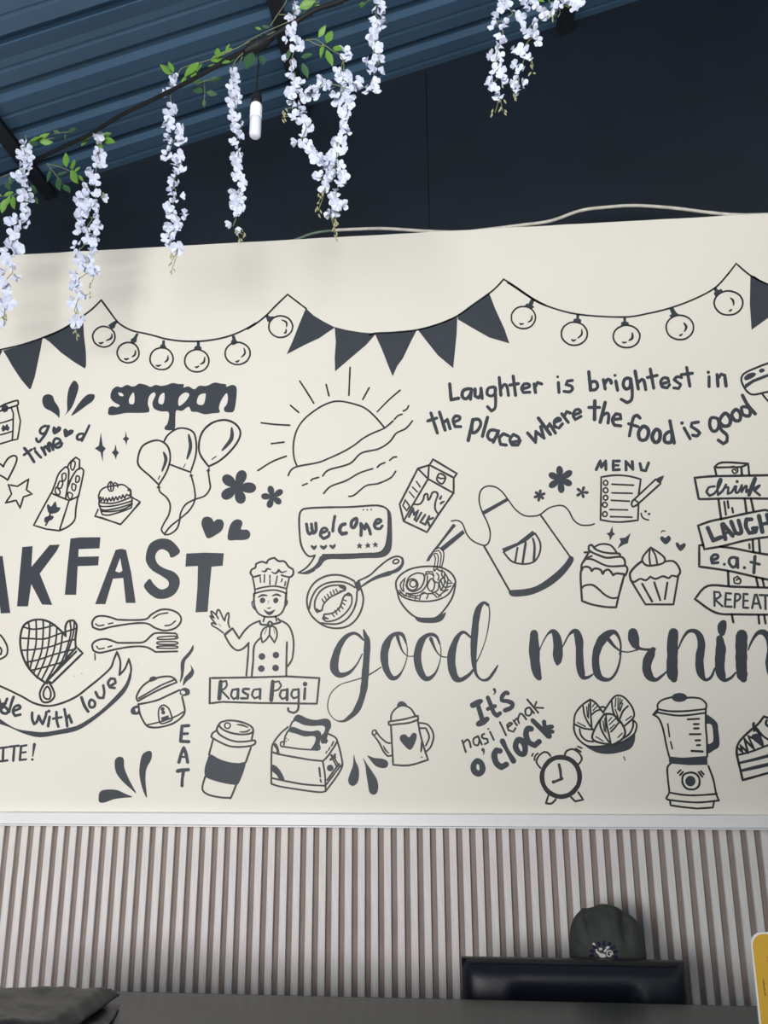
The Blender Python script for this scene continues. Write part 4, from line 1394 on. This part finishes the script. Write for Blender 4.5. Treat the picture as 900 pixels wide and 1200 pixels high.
# ------------------------------------------------------------------ blossoms
def petal(bm, L, W, cup, ang, tilt, curl):
    """one round petal rooted at the centre"""
    R = Matrix.Rotation(ang, 3, 'Z') @ Matrix.Rotation(tilt, 3, 'Y'); rows = []
    for i, (u, w_) in enumerate([(0.0, .12), (.25, .55), (.55, .98), (.82, .86), (1.0, .38)]):
        row = []
        for j in (-1, -.5, 0, .5, 1):
            x = L * u * (1 - .08 * abs(j)); y_ = W * .5 * w_ * j; z = cup * (u * u) - curl * (j * j) * w_ * L * .4 + .12 * L * math.sin(j * 3 + u * 4) * u * .5
            row.append(bm.verts.new(R @ Vector((x, y_, z))))
        rows.append(row)
    for A, B in zip(rows, rows[1:]):
        for j in range(4): bm.faces.new((A[j], A[j + 1], B[j + 1], B[j]))
def blossom_mesh(kind):
    bm = bmesh.new(); rr = random.Random(kind * 13 + 1)
    if kind < 3:        # open flower, four or five petals
        n_ = 4 + (kind == 1)
        for i in range(n_): petal(bm, .025 * rr.uniform(.8, 1.1), .0205, .004, 2 * math.pi * i / n_ + rr.uniform(-.25, .25), rr.uniform(-.55, .05), rr.uniform(.15, .5))
    elif kind < 5:      # folded pea flower
        for s_ in (-1, 1): petal(bm, .022, .022, .003, s_ * rr.uniform(.5, .8), -.8, .6)
        petal(bm, .019, .016, -.003, rr.uniform(-.2, .2), .2, .3)
        petal(bm, .020, .020, .003, math.pi + rr.uniform(-.3, .3), -.9, .4)
    else:               # drooping small flower
        for s_ in (-1, 0, 1): petal(bm, .024, .015, .002, s_ * .7, .5 + .2 * s_, .5)
    me = bpy.data.meshes.new('blossom'); bm.to_mesh(me); bm.free(); me.materials.append(M['petal'])
    for p in me.polygons: p.use_smooth = True
    return me
BL = [blossom_mesh(k) for k in range(6)]
def leaf_mesh(m, long=False):
    bm = bmesh.new(); rows = []
    for u, w_ in [(0, .06), (.15, .55), (.38, 1), (.65, .82), (.87, .4), (1, .04)]:
        rows.append([bm.verts.new((u, w_ * .23 * j * (.75 if long else 1), .10 * u * (1 - u) - .05 * (1 - abs(j)) + .03)) for j in (-1, 0, 1)])
    for A, B in zip(rows, rows[1:]):
        for j in range(2): bm.faces.new((A[j], A[j + 1], B[j + 1], B[j]))
    me = bpy.data.meshes.new('leaf'); bm.to_mesh(me); bm.free(); me.materials.append(m)
    for p in me.polygons: p.use_smooth = True
    return me
LF = [leaf_mesh(M['leaf']), leaf_mesh(M['leafdark']), leaf_mesh(M['leaf'], True)]
def bud_mesh():
    bm = lathe_bm([(.0004, 0), (.0018, .003), (.0022, .006), (.0012, .010), (.0002, .012)], 0, 0, 7)
    bmesh.ops.recalc_face_normals(bm, faces=bm.faces); me = bpy.data.meshes.new('bud'); bm.to_mesh(me); bm.free(); me.materials.append(M['bud']); return me
BUD = bud_mesh()
def strand(label, Y, top, pts, o3, buds, size=1.0):
    """top: pixel where the stem starts; pts: flower centres (crop coordinates with o3 = origin x, y, scale)"""
    T = lambda p: (o3[0] + p[0] / o3[2], o3[1] + p[1] / o3[2])
    px = [T(p) for p in pts]; rnd = random.Random(len(label) + int(px[0][0]))
    base = at_y(*top, Y); e = tag(empty('flower_strand', base), label, 'artificial flowers', 'white artificial wisteria strands hanging from the cable')
    P3 = []
    for i, (x, y_) in enumerate(px): P3.append(at_y(x, y_, Y + rnd.uniform(-.012, .012)))
    # stem through a smoothed version of the flower centres
    sm_ = [at_y(*top, Y)]
    for i in range(len(px)):
        a = px[max(i - 1, 0):i + 2]; sm_.append(at_y(sum(q[0] for q in a) / len(a), sum(q[1] for q in a) / len(a), Y + .006))
    bp = [T(b) for b in buds]; tail = [at_y(x, y_, Y + .003) for x, y_ in bp]
    main = sm_
    sp_ = catmull([tuple(p) for p in main], 4)
    bm = tube_bm([Vector(p) - base for p in sp_], .0012, 5)
    for b in tail:
        near = min(P3, key=lambda q: (q - b).length); tube_bm([near - base, (near + b) / 2 - base + Vector((.002, 0, 0)), b - base], .0009, 5, bm)
    bm_obj('stem', bm, M['stem'], e)
    for p in P3:
        me = BL[rnd.choice([0, 0, 1, 1, 2, 2, 3, 4, 5])]
        o = link(bpy.data.objects.new('blossom', me), e); o.location = p - base
        # open side roughly outwards and down, with scatter
        dirv = Vector((rnd.uniform(-.8, .8), -1 + rnd.uniform(-.1, .6), rnd.uniform(-.75, .25))).normalized()
        q = dirv.to_track_quat('Z', 'Y'); q = q @ Matrix.Rotation(rnd.uniform(0, 6.28), 4, 'Z').to_quaternion()
        o.rotation_mode = 'QUATERNION'; o.rotation_quaternion = q
        k = size * rnd.uniform(.66, .95) * (Y / 1.75) ; o.scale = (k, k, k)
    allb = []
    for i, b in enumerate(tail):
        for k in range(3):
            o = link(bpy.data.objects.new('bud', BUD), e); o.location = b - base + Vector((rnd.uniform(-.006, .006), rnd.uniform(-.006, .006), -.002 + rnd.uniform(-.008, .010)))
            o.rotation_euler = (math.pi + rnd.uniform(-.6, .6), rnd.uniform(-.6, .6), 0)
    return e
C48 = (0, 150, 4.8)
strand('white wisteria strand at far left, overlapping the first painted flag', 2.05, (30, 158),
  [(140, 90), (150, 120), (115, 155), (160, 165), (130, 205), (165, 215), (105, 275), (135, 265), (120, 295), (150, 330), (130, 375), (160, 395), (115, 420), (155, 470), (140, 505), (160, 545), (85, 515), (65, 530), (110, 550), (80, 590), (100, 615), (60, 660), (30, 700), (105, 680), (80, 700), (40, 745), (25, 775), (85, 790), (95, 840), (30, 810), (15, 870), (60, 900), (40, 930), (20, 970), (50, 985), (10, 1030), (20, 1115)], C48, [(30, 870), (20, 1070), (30, 1050)])
strand('short white wisteria strand in front of the fork of two stems, second from left', 1.99, (114, 152),
  [(550, 45), (545, 60), (545, 135), (572, 150), (545, 195), (568, 200), (515, 245), (535, 290), (525, 315), (545, 370), (570, 390)], C48, [(585, 375)])
strand('long white wisteria strand reaching the tip of the second painted flag', 2.02, (98, 214),
  [(485, 345), (490, 370), (440, 400), (470, 395), (500, 420), (530, 430), (480, 445), (500, 480), (450, 490), (455, 520), (545, 480), (550, 510), (445, 570), (480, 580), (545, 560), (490, 630), (535, 615), (525, 645), (428, 655), (435, 710), (450, 745), (520, 695), (500, 740), (480, 790), (525, 800), (530, 825), (418, 820), (430, 870), (420, 890), (455, 935), (475, 940), (405, 980), (430, 1000), (425, 1095), (450, 1080)], C48, [(510, 880), (512, 930), (430, 1040), (418, 1125), (430, 1160)])
C3 = (170, 50, 4.8)
strand('white wisteria strand left of the bare bulb, lowest tip in front of cream wall', 1.84, (203, 82),
  [(160, 190), (178, 210), (150, 255), (125, 290), (155, 370), (170, 395), (135, 410), (120, 450), (140, 475), (200, 480), (190, 520), (170, 540), (205, 560), (130, 540), (145, 580), (125, 610), (150, 630), (120, 650), (195, 645), (175, 680), (200, 715), (170, 740), (150, 780), (175, 800), (150, 835), (195, 865), (165, 890), (130, 930), (150, 960), (125, 965), (220, 965), (185, 1010), (195, 1045), (130, 1035), (165, 1075), (115, 1100), (140, 1125), (185, 1155)], C3, [(150, 1190), (150, 1230), (152, 1275)])
strand('narrow white wisteria strand directly left of the bare bulb', 1.78, (284, 66),
  [(498, 170), (508, 205), (480, 240), (512, 265), (488, 300), (522, 320), (485, 335), (505, 360), (490, 412), (515, 420), (500, 475), (525, 490), (545, 465), (530, 530), (500, 560), (520, 600), (545, 645), (505, 635), (515, 680), (528, 710), (510, 745), (540, 760), (552, 795), (500, 850), (530, 855), (540, 880), (505, 910), (545, 940), (520, 965), (485, 1015), (505, 1050)], C3, [(525, 1040), (530, 1105), (550, 1080)], .88)
C4 = (280, 0, 4.444)
strand('white wisteria strand falling right of the bulb and curving inward', 1.68, (350, -20),
  [(295, 25), (265, 70), (305, 75), (280, 100), (275, 150), (245, 195), (285, 185), (315, 205), (320, 235), (295, 255), (250, 310), (285, 335), (270, 380), (320, 430), (290, 425), (300, 460), (268, 485), (285, 530), (305, 550), (330, 580), (290, 600), (320, 610), (340, 635), (365, 665), (345, 695), (305, 735), (330, 745), (360, 765), (385, 790), (400, 820), (425, 820), (440, 855), (460, 860), (400, 925), (420, 910), (455, 945), (450, 975)], C4, [(425, 1010), (410, 1060), (412, 1100), (225, 610), (240, 570)])
strand('white wisteria strand right of the looped one, tip touching the wall top', 1.66, (400, 55),
  [(552, 265), (565, 300), (515, 375), (515, 410), (565, 400), (545, 430), (575, 455), (545, 465), (500, 500), (520, 530), (570, 500), (575, 540), (545, 580), (560, 610), (535, 600), (540, 660), (560, 690), (535, 720), (495, 740), (505, 775), (540, 775), (485, 820), (500, 850), (530, 865), (475, 895), (505, 900), (540, 920), (530, 950), (500, 1000), (495, 1040), (510, 1065), (540, 1070), (500, 1105), (475, 1120)], C4, [(500, 1150), (505, 1180), (498, 1215)])
strand('white wisteria strand from the top edge swinging sideways between two others', 1.64, (440, -20),
  [(720, 10), (740, 25), (690, 55), (705, 80), (735, 75), (740, 130), (715, 150), (700, 180), (700, 215), (725, 250), (695, 290), (670, 320), (735, 305), (750, 345), (705, 330), (690, 370), (715, 430), (710, 465), (665, 460), (630, 430), (640, 480), (610, 450), (470, 460), (425, 415), (415, 450), (445, 440), (405, 495), (365, 470), (345, 500)], C4, [(690, 420)])
C5 = (540, 0, 2.5)
strand('white wisteria strand on the right group, its left half', 1.55, (592, -74),
  [(120, -12), (135, 10), (120, 22), (160, 35), (175, 55), (100, 50), (95, 75), (125, 70), (115, 95), (130, 110), (115, 130), (90, 165), (115, 165), (105, 200), (120, 215), (120, 240), (85, 235), (85, 250), (100, 265), (110, 285)], C5, [(118, 300), (122, 325), (100, 330)])
strand('white wisteria strand on the right group, its shorter right half', 1.53, (622, -78),
  [(185, -10), (190, 15), (215, 10), (240, 35), (255, 45), (210, 65), (190, 80), (200, 100), (215, 95), (225, 120), (155, 145), (180, 145), (190, 170), (205, 165), (160, 195), (175, 205), (155, 240), (180, 245), (165, 262)], C5, [(155, 280), (205, 190), (210, 205)])
strand('small white wisteria tuft at the top edge, rightmost of all', 1.52, (672, -82),
  [(300, 10), (325, 5), (345, 10), (335, 25), (270, 20), (275, 0), (320, -15)], C5, [(262, 40)])

# ------------------------------------------------------------------ leafy sprays on the cable
def spray(label, Y, stem_px, leaves, o3):
    """leaves: x, y of leaf root in the crop, direction in degrees (0 = right, 90 = up), length in crop units, mesh index"""
    T = lambda x, y_: (o3[0] + x / o3[2], o3[1] + y_ / o3[2])
    base = at_y(*T(*stem_px[0][0]), Y)
    e = tag(empty('leafy_vine', base), label, 'artificial vine', 'leafy vine stems twined on the string-light cable')
    bm = bmesh.new()
    for path in stem_px:
        tube_bm([Vector(p) - base for p in catmull([tuple(at_y(*T(*q), Y)) for q in path], 4)], .0011, 5, bm)
    bm_obj('stem', bm, M['stem'], e)
    for k, (x, y_, deg, L, mi) in enumerate(leaves):
        a = at_y(*T(x, y_), Y); r_ = math.radians(deg); b = at_y(*T(x + L * math.cos(r_), y_ - L * math.sin(r_)), Y + random.uniform(-.012, .012))
        d_ = b - a; o = link(bpy.data.objects.new('leaf', LF[mi]), e); o.location = a - base
        nz = Vector((random.uniform(-.5, .5), -1, random.uniform(-.7, .5))); X = d_.normalized(); Z = (nz - nz.dot(X) * X).normalized(); Yv = Z.cross(X)
        o.rotation_mode = 'QUATERNION'; o.rotation_quaternion = Matrix((X, Yv, Z)).transposed().to_quaternion()
        l = d_.length * 1.05; o.scale = (l, l, l)
    return e
A3 = (0, 0, 3)
spray('leafy vine at the left end of cable, bright leaves by the far-left strand', 2.08, [[(-40, 690), (0, 690), (40, 688), (60, 680)], [(-40, 640), (0, 625), (50, 605)]],
  [(5, 690, 150, 35, 0), (15, 688, 20, 34, 0), (35, 690, 250, 36, 0), (20, 700, 255, 50, 0), (0, 650, 200, 30, 0), (20, 640, 300, 32, 1), (45, 690, 280, 45, 0), (35, 620, 280, 30, 1), (110, 650, 290, 36, 1), (110, 690, 310, 34, 1)], A3)
spray('leafy vine under the left roof beam crossing in front of the dark wall', 2.03, [[(165, 575), (200, 620), (230, 660)], [(165, 575), (220, 590), (270, 615), (295, 640)]],
  [(180, 595, 255, 45, 1), (200, 618, 20, 38, 1), (205, 625, 280, 45, 1), (222, 650, 310, 36, 1), (190, 585, 20, 30, 1), (236, 588, 95, 48, 0), (256, 598, 80, 36, 0), (262, 605, 40, 26, 0), (250, 600, 300, 50, 0), (275, 615, 310, 30, 2)], A3)
spray('pair of leafy stems on cable over the second strand', 2.02, [[(100, 500), (150, 492), (190, 485)], [(290, 495), (330, 478), (370, 490), (400, 500)], [(190, 470), (232, 465), (270, 462)]],
  [(105, 498, 20, 45, 2), (130, 495, 30, 50, 2), (140, 500, 0, 45, 0), (105, 500, 340, 30, 1), (315, 480, 230, 42, 0), (355, 482, 20, 38, 0), (360, 490, 345, 46, 0), (345, 495, 300, 32, 0), (330, 480, 170, 25, 2), (210, 465, 170, 24, 1), (240, 464, 20, 30, 1), (230, 470, 270, 20, 1)], A3)
spray('bright leafy vine along the cable above the fourth strand', 1.83, [[(620, 270), (640, 240), (690, 225), (750, 205), (800, 185), (880, 145)], [(690, 300), (720, 285), (760, 280)], [(718, 290), (720, 330), (716, 370)]],
  [(605, 262, 140, 52, 2), (610, 256, 115, 40, 2), (700, 220, 225, 70, 2), (655, 265, 250, 50, 2), (660, 260, 40, 40, 0), (685, 250, 255, 36, 0), (710, 225, 240, 32, 0), (740, 215, 20, 45, 0), (730, 235, 10, 40, 0), (765, 205, 90, 34, 0), (770, 200, 40, 30, 0), (790, 185, 30, 28, 0), (790, 220, 20, 38, 0), (735, 285, 10, 45, 1), (715, 290, 170, 42, 1), (725, 325, 350, 40, 1), (715, 325, 160, 40, 1), (718, 350, 270, 28, 1)], A3)
A8 = (260, 0, 6.43)
spray('vine stems twined round the taped joint above the bulb', 1.70, [[(80, 530), (100, 460), (160, 400)], [(0, 400), (120, 360), (230, 290), (330, 240), (500, 165)], [(330, 270), (400, 240), (520, 180)], [(365, 195), (420, 110), (480, 20), (500, -40)], [(430, 110), (480, 110)]],
  [(360, 210, 170, 60, 1), (300, 225, 160, 50, 2), (230, 400, 250, 130, 1), (290, 420, 290, 75, 1), (230, 400, 230, 60, 1), (30, 385, 60, 60, 0), (60, 460, 200, 60, 0)], A8)
spray('leaf sprig right of the curving strand with five bright leaves', 1.66, [[(345, 210), (400, 205), (440, 230), (490, 265), (530, 290), (545, 330), (545, 380)], [(355, 205), (410, 235), (450, 240)]],
  [(415, 195, 60, 70, 0), (455, 225, 65, 66, 0), (490, 250, 350, 52, 0), (440, 230, 260, 70, 0), (455, 262, 290, 86, 0), (325, 300, 15, 60, 1), (330, 330, 290, 80, 1), (265, 260, 250, 50, 1)], C4)
spray('leaves at the top edge behind the curving strand', 1.70, [[(300, 40), (360, 25), (420, 10)], [(520, 15), (580, -10)], [(630, 30), (690, -5)]],
  [(310, 45, 25, 95, 0), (330, 30, 0, 90, 2), (320, 65, 340, 65, 1), (525, 18, 25, 60, 0), (625, 25, 10, 38, 0), (640, 22, 250, 20, 0), (670, 5, 20, 40, 0)], C4)
spray('thin leafy end at the top of the right group', 1.54, [[(215, -195), (230, -90), (260, 5), (290, 30), (285, 50)]], [(262, 8, 320, 28, 2), (245, 5, 170, 26, 2), (280, 40, 210, 24, 1)], C5)

# ------------------------------------------------------------------ table
TZ = .74; TY = 1.828
tab = tag(empty('dining_table', (0, 1.48, 0)), 'long charcoal dining table across the bottom of the view', 'table')
def tabo(name, bm, m): return bm_obj(name, bm, m, tab)
bx = box_bm(-1.05, 1.15, -.35, TY - 1.48, TZ - .028, TZ, .003); tabo('table_top', bx, M['table'])
tabo('edge_band', box_bm(-1.052, 1.152, TY - 1.48, TY - 1.48 + .003, TZ - .027, TZ - .001), M['tableedge'])
tabo('apron_rail', box_bm(-.95, 1.05, -.27, .27, TZ - .09, TZ - .028), M['tableedge'])
for x in (-.97, 1.07):
    for y_ in (-.29, .29): tabo('leg', box_bm(x - .025, x + .025, y_ - .025, y_ + .025, 0, TZ - .028, .003), M['tableedge'])

# ------------------------------------------------------------------ chair
cl = at_y(541, 1129, 1.93); cr = at_y(806, 1131, 1.93); cxm = (cl.x + cr.x) / 2; cw = (cr.x - cl.x)
ch = tag(empty('dining_chair', (cxm, 1.80, 0)), 'black leatherette dining chair tucked under the table', 'chair')
zt = (cl.z + cr.z) / 2
bm = bmesh.new(); nx, nz = 40, 22; hh = .36; g = []
for j in range(nz + 1):
    row = []
    for i in range(nx + 1):
        u = i / nx * 2 - 1; v_ = j / nz * 2 - 1
        x = u * cw / 2; z = zt - hh / 2 + v_ * hh / 2
        ed = (1 - abs(u) ** 14) * (1 - abs(v_) ** 10); ed = max(ed, 0) ** .5
        # recessed centre panel with soft rolled border
        du = max(0, (abs(u) - .50) / .10); dv = max(0, (v_ - .66) / .12) if v_ > 0 else 0
        t_ = min(1, math.hypot(min(du, 1), min(dv, 1))); t_ = t_ * t_ * (3 - 2 * t_)
        th = .020 + .018 * t_
        row.append(bm.verts.new((x, .13 + .018 - th * ed - .0 + .012 * (v_), z)))
    g.append(row)
for j in range(nz):
    for i in range(nx): bm.faces.new((g[j][i], g[j][i + 1], g[j + 1][i + 1], g[j + 1][i]))
back = []
for j in range(nz + 1): back.append([bm.verts.new((v.co.x, .13 + .034 + .012 * (j / nz * 2 - 1), v.co.z)) for v in g[j]])
for j in range(nz):
    for i in range(nx): bm.faces.new((back[j][i], back[j + 1][i], back[j + 1][i + 1], back[j][i + 1]))
for j in range(nz):
    bm.faces.new((g[j][0], g[j + 1][0], back[j + 1][0], back[j][0])); bm.faces.new((g[j + 1][nx], g[j][nx], back[j][nx], back[j + 1][nx]))
for i in range(nx):
    bm.faces.new((g[0][i + 1], g[0][i], back[0][i], back[0][i + 1])); bm.faces.new((g[nz][i], g[nz][i + 1], back[nz][i + 1], back[nz][i]))
bm_obj('backrest', bm, M['leather'], ch, True)
bm_obj('seat', box_bm(-.22, .22, -.29, .125, .41, .48, .02, 3), M['leather'], ch, True)
for sx in (-1, 1):
    bm_obj('leg', tube_bm([(sx * .19, .135, 0), (sx * .19, .15, .40), (sx * .20, .155, .62)], .012, 8), M['legmetal'], ch)
    bm_obj('leg', tube_bm([(sx * .19, -.26, 0), (sx * .19, -.25, .42)], .012, 8), M['legmetal'], ch)
bm_obj('piping', tube_bm([(-cw / 2 + .012, .150, zt - .001), (0, .150, zt + .001), (cw / 2 - .012, .150, zt - .001)], .0022, 6), M['tableedge'], ch)

# ------------------------------------------------------------------ cap resting behind the chair back
CY = 2.075; c0 = at_y(670, 1100, CY); c1 = at_y(752, 1100, CY); ctop = at_y(712, 1062, CY).z; cx = (c0.x + c1.x) / 2; rx = (c1.x - c0.x) / 2 + .006; ry = .082; chh = .125; zb = ctop - chh
cap = tag(empty('baseball_cap', (cx, CY, zb)), 'washed charcoal cap with embroidered badge behind the chair back', 'cap')
def crown(th, v_):   # th around, v_ 0 bottom .. 1 top
    pr_ = max(1 - v_ ** 4.6, 0) ** .5
    s_ = 1 - .018 * abs(math.cos(3 * th)) ** 8 * (1 - v_)
    x = rx * pr_ * math.cos(th) * s_; y_ = ry * pr_ * math.sin(th) * s_; z = chh * v_
    # soft dents either side of the front seam
    for dx_, zc, wd, dep in ((-.034, .84, .011, .034), (.027, .80, .009, .036)):
        if math.sin(th) < .2: y_ += dep * math.exp(-((x - dx_ * (1.0 + .3 * v_)) / wd) ** 2 - ((v_ - zc) / .24) ** 2)
    z += .003 * math.sin(x * 85 + 1) * v_ - .006 * (abs(x) / rx) ** 2 * v_
    return Vector((x, y_, z))
bm = bmesh.new(); nt_, nv = 72, 26; G = []
for j in range(nv + 1):
    G.append([bm.verts.new(crown(2 * math.pi * i / nt_, min(j / nv, .999))) for i in range(nt_)])
for j in range(nv):
    for i in range(nt_): bm.faces.new((G[j][i], G[j][(i + 1) % nt_], G[j + 1][(i + 1) % nt_], G[j + 1][i]))
bm.faces.new(G[nv]); bm_obj('crown', bm, M['cap'], cap, True)
for k in range(6):   # raised seams
    th = math.pi / 6 + k * math.pi / 3
    bm_obj('seam', tube_bm([crown(th, v_ / 20 * .98) * 1.004 for v_ in range(21)], .0009, 5), M['cap'], cap)
bm_obj('button', lathe_bm([(.006, chh - .004), (.007, chh - .002), (.004, chh), (0, chh)], 0, 0, 12), M['cap'], cap, True)
bm = bmesh.new(); rows = []      # bill hanging down behind the backrest
for j in range(8):
    row = []
    for i in range(17):
        a = math.pi + math.pi * i / 16; e_ = j / 7
        p_ = Vector((rx * .98 * math.cos(a), ry * .98 * math.sin(a), 0)); row.append(bm.verts.new(p_ + Vector((0, -.004 * e_ * abs(math.sin(a)), -.062 * e_ * abs(math.sin(a)) ** .6))))
    rows.append(row)
for j in range(7):
    for i in range(16): bm.faces.new((rows[j][i], rows[j][i + 1], rows[j + 1][i + 1], rows[j + 1][i]))
b_ = bm_obj('bill', bm, M['cap'], cap, True); md = b_.modifiers.new('t', 'SOLIDIFY'); md.thickness = .003
def onto_cap(px, py):
    """drop an embroidery point of the badge onto the crown's front"""
    d_ = ray(px, py); best = None
    for it in range(220):
        Y = CY - ry * 1.05 + it * .0006; p_ = CAM + d_ * (Y / d_.y) - Vector((cx, CY, zb))
        v_ = min(max(p_.z / chh, 0), .99); pr_ = (1 - v_ ** 4.6) ** .5
        if (p_.x / (rx * pr_)) ** 2 + (p_.y / (ry * pr_)) ** 2 <= 1.0: return p_ + Vector((0, -.0016, 0))
    return CAM + d_ * ((CY - ry) / d_.y) - Vector((cx, CY, zb))
def stitch(name, polys, m):
    bm = bmesh.new()
    for pl in polys:
        vs_ = [bm.verts.new(onto_cap(640 + x / 5.625, 1040 + y_ / 5.625)) for x, y_ in pl]; f_ = bm.faces.new(vs_)
    bmesh.ops.recalc_face_normals(bm, faces=bm.faces)
    r_ = bmesh.ops.extrude_face_region(bm, geom=bm.faces[:]); bmesh.ops.translate(bm, vec=(0, .002, 0), verts=[v for v in r_['geom'] if isinstance(v, bmesh.types.BMVert)])
    return bm_obj(name, bm, m, bdg)
def ell(cx_, cy_, a_, b_, rot, n_=10):
    r_ = math.radians(rot); return [(cx_ + a_ * math.cos(t_) * math.cos(r_) - b_ * math.sin(t_) * math.sin(r_), cy_ + a_ * math.cos(t_) * math.sin(r_) + b_ * math.sin(t_) * math.cos(r_)) for t_ in [2 * math.pi * k / n_ for k in range(n_)]]
bdg = empty('badge', (0, 0, 0), cap); bdg['label'] = 'round embroidered badge, navy rays round white shapes'
rays_ = []
for a_ in range(-12, 200, 25):
    r_ = math.radians(a_); X = 378 + 80 * math.cos(r_); Yp = 440 - 72 * math.sin(r_); rays_.append(ell(X, Yp, 19, 11, -a_))
stitch('ray', rays_, M['navy'])
stitch('white_figure', [ell(315, 375, 13, 9, 60), ell(325, 400, 18, 6, 60), ell(345, 432, 24, 8, 40), ell(358, 405, 11, 9, 0), ell(370, 448, 24, 14, 10), ell(405, 395, 14, 8, -35), ell(390, 415, 14, 7, -50)], M['thread'])
sw = catmull([(438, 442), (430, 420), (412, 416), (400, 430), (405, 450), (422, 452), (428, 438), (418, 432)], 3)
poly = []
for a_, b_ in zip(sw, sw[1:]):
    L = math.dist(a_, b_) or 1; nx_, ny_ = -(b_[1] - a_[1]) / L * 4, (b_[0] - a_[0]) / L * 4
    poly.append([(a_[0] + nx_, a_[1] + ny_), (b_[0] + nx_, b_[1] + ny_), (b_[0] - nx_, b_[1] - ny_), (a_[0] - nx_, a_[1] - ny_)])
stitch('swirl', poly, M['thread'])
stitch('red_patch', [[(288, 462), (325, 465), (328, 495), (290, 495)]], M['redthread'])
stitch('lettering', [[(332 + k * 14, 480), (341 + k * 14, 480), (341 + k * 14, 494), (332 + k * 14, 494)] for k in range(8)], M['navy'])

# ------------------------------------------------------------------ folded black bag on the table
def fold(name, corners, z0, th, seed, parent, base, sag=0, nu=46, nv=34):
    """a soft folded layer over four plan corners (far left, far right, near right, near left)"""
    A, B, C_, D = [Vector((c[0], c[1], 0)) for c in corners]; bm = bmesh.new(); top = []; bot = []
    for j in range(nv + 1):
        tr_, br_ = [], []
        for i in range(nu + 1):
            u, v_ = i / nu, j / nv; p_ = (A * (1 - u) + B * u) * (1 - v_) + (D * (1 - u) + C_ * u) * v_
            e_ = min(1, min(u, 1 - u) * 9, min(v_, 1 - v_) * 7); e_ = math.sin(e_ * math.pi / 2)
            q = Vector((p_.x * 9 + seed, p_.y * 16 + p_.x * 7, seed)); wr = noise.noise(q) * .008 + abs(noise.noise(q * 2.1)) * .006
            p_ = p_ + Vector((noise.noise(Vector((v_ * 5, seed, 1))) * .006, noise.noise(Vector((u * 5, seed, 2))) * .006, 0))
            zt_ = z0 + th * (.35 + .65 * e_) + wr * e_ + sag * v_
            tr_.append(bm.verts.new(Vector((p_.x, p_.y, zt_)) - base)); br_.append(bm.verts.new(Vector((p_.x, p_.y, z0 + th * .2 * (1 - e_) + sag * v_ * .3)) - base))
        top.append(tr_); bot.append(br_)
    for j in range(nv):
        for i in range(nu):
            bm.faces.new((top[j][i], top[j][i + 1], top[j + 1][i + 1], top[j + 1][i])); bm.faces.new((bot[j][i], bot[j + 1][i], bot[j + 1][i + 1], bot[j][i + 1]))
    for j in range(nv):
        bm.faces.new((top[j][0], top[j + 1][0], bot[j + 1][0], bot[j][0])); bm.faces.new((top[j + 1][nu], top[j][nu], bot[j][nu], bot[j + 1][nu]))
    for i in range(nu):
        bm.faces.new((top[0][i + 1], top[0][i], bot[0][i], bot[0][i + 1])); bm.faces.new((top[nv][i], top[nv][i + 1], bot[nv][i + 1], bot[nv][i]))
    return bm_obj(name, bm, M['cloth'], parent, True)
bb_ = at_z(60, 1180, TZ); bb_.z = TZ
bag = tag(empty('folded_bag', bb_), 'folded black fabric bag lying at the left end of table', 'bag')
U = lambda x, y_, z: at_z(x, y_, z)
fold('lower_fold', [U(-60, 1172, .745), U(141, 1175, .750), U(118, 1215, .745), U(-80, 1250, .745)], TZ + .001, .014, 3.3, bag, bb_)
fold('upper_fold', [U(-10, 1150, .79), U(141, 1151, .79), U(70, 1205, .785), U(-90, 1215, .785)], TZ + .021, .026, 8.1, bag, bb_, .003)

# ------------------------------------------------------------------ yellow table sign at the right edge
SY = 1.42; tl = at_y(878, 1092, SY); sw_ = .19; sh = tl.z - TZ - .006
sg = tag(empty('table_sign', (tl.x + sw_ / 2, SY, TZ)), 'yellow table sign with white rim standing at the right edge', 'sign')
def rr_plate(x0, x1, z0, z1, r, y0, y1):
    bm = bmesh.new(); pts = []
    for cx_, cz_, a0 in ((x1 - r, z1 - r, 0), (x0 + r, z1 - r, 90), (x0 + r, z0 + r, 180), (x1 - r, z0 + r, 270)):
        for k in range(9): a_ = math.radians(a0 + 90 * k / 8); pts.append((cx_ + r * math.cos(a_), cz_ + r * math.sin(a_)))
    A = [bm.verts.new((x, y0, z)) for x, z in pts]; B = [bm.verts.new((x, y1, z)) for x, z in pts]
    bm.faces.new(A); bm.faces.new(B[::-1])
    for k in range(len(pts)): k2 = (k + 1) % len(pts); bm.faces.new((A[k], B[k], B[k2], A[k2]))
    return bm
h = sw_ / 2
bm_obj('board', rr_plate(-h, h, .006, sh + .006, .020, -.002, .002), M['signwhite'], sg)
bm_obj('yellow_face', rr_plate(-h + .0022, h - .0022, .008, sh + .0038, .018, -.0026, -.002), M['yellow'], sg)
bm_obj('red_frame', rr_plate(-h + .0225, h - .0225, .030, sh - .028, .001, -.0030, -.0026), M['signred'], sg)
bm_obj('picture_panel', rr_plate(-h + .0245, h - .0245, .034, sh - .030, .001, -.0034, -.0030), M['signpanel'], sg)
bm_obj('foot', box_bm(-h + .02, h - .02, -.035, .035, 0, .006, .001), M['signwhite'], sg)
bm = bmesh.new()
for k in range(9):
    z = sh - .062 - k * .0026
    for v in [((-h + .0115), z), ((-h + .0128 + .0004 * (k % 3)), z), ((-h + .0128 + .0004 * (k % 3)), z + .0016), ((-h + .0115), z + .0016)]: bm.verts.new((v[0], -.0029, v[1]))
    bm.verts.ensure_lookup_table(); bm.faces.new(bm.verts[-4:])
bm_obj('small_print', bm, M['tableedge'], sg)
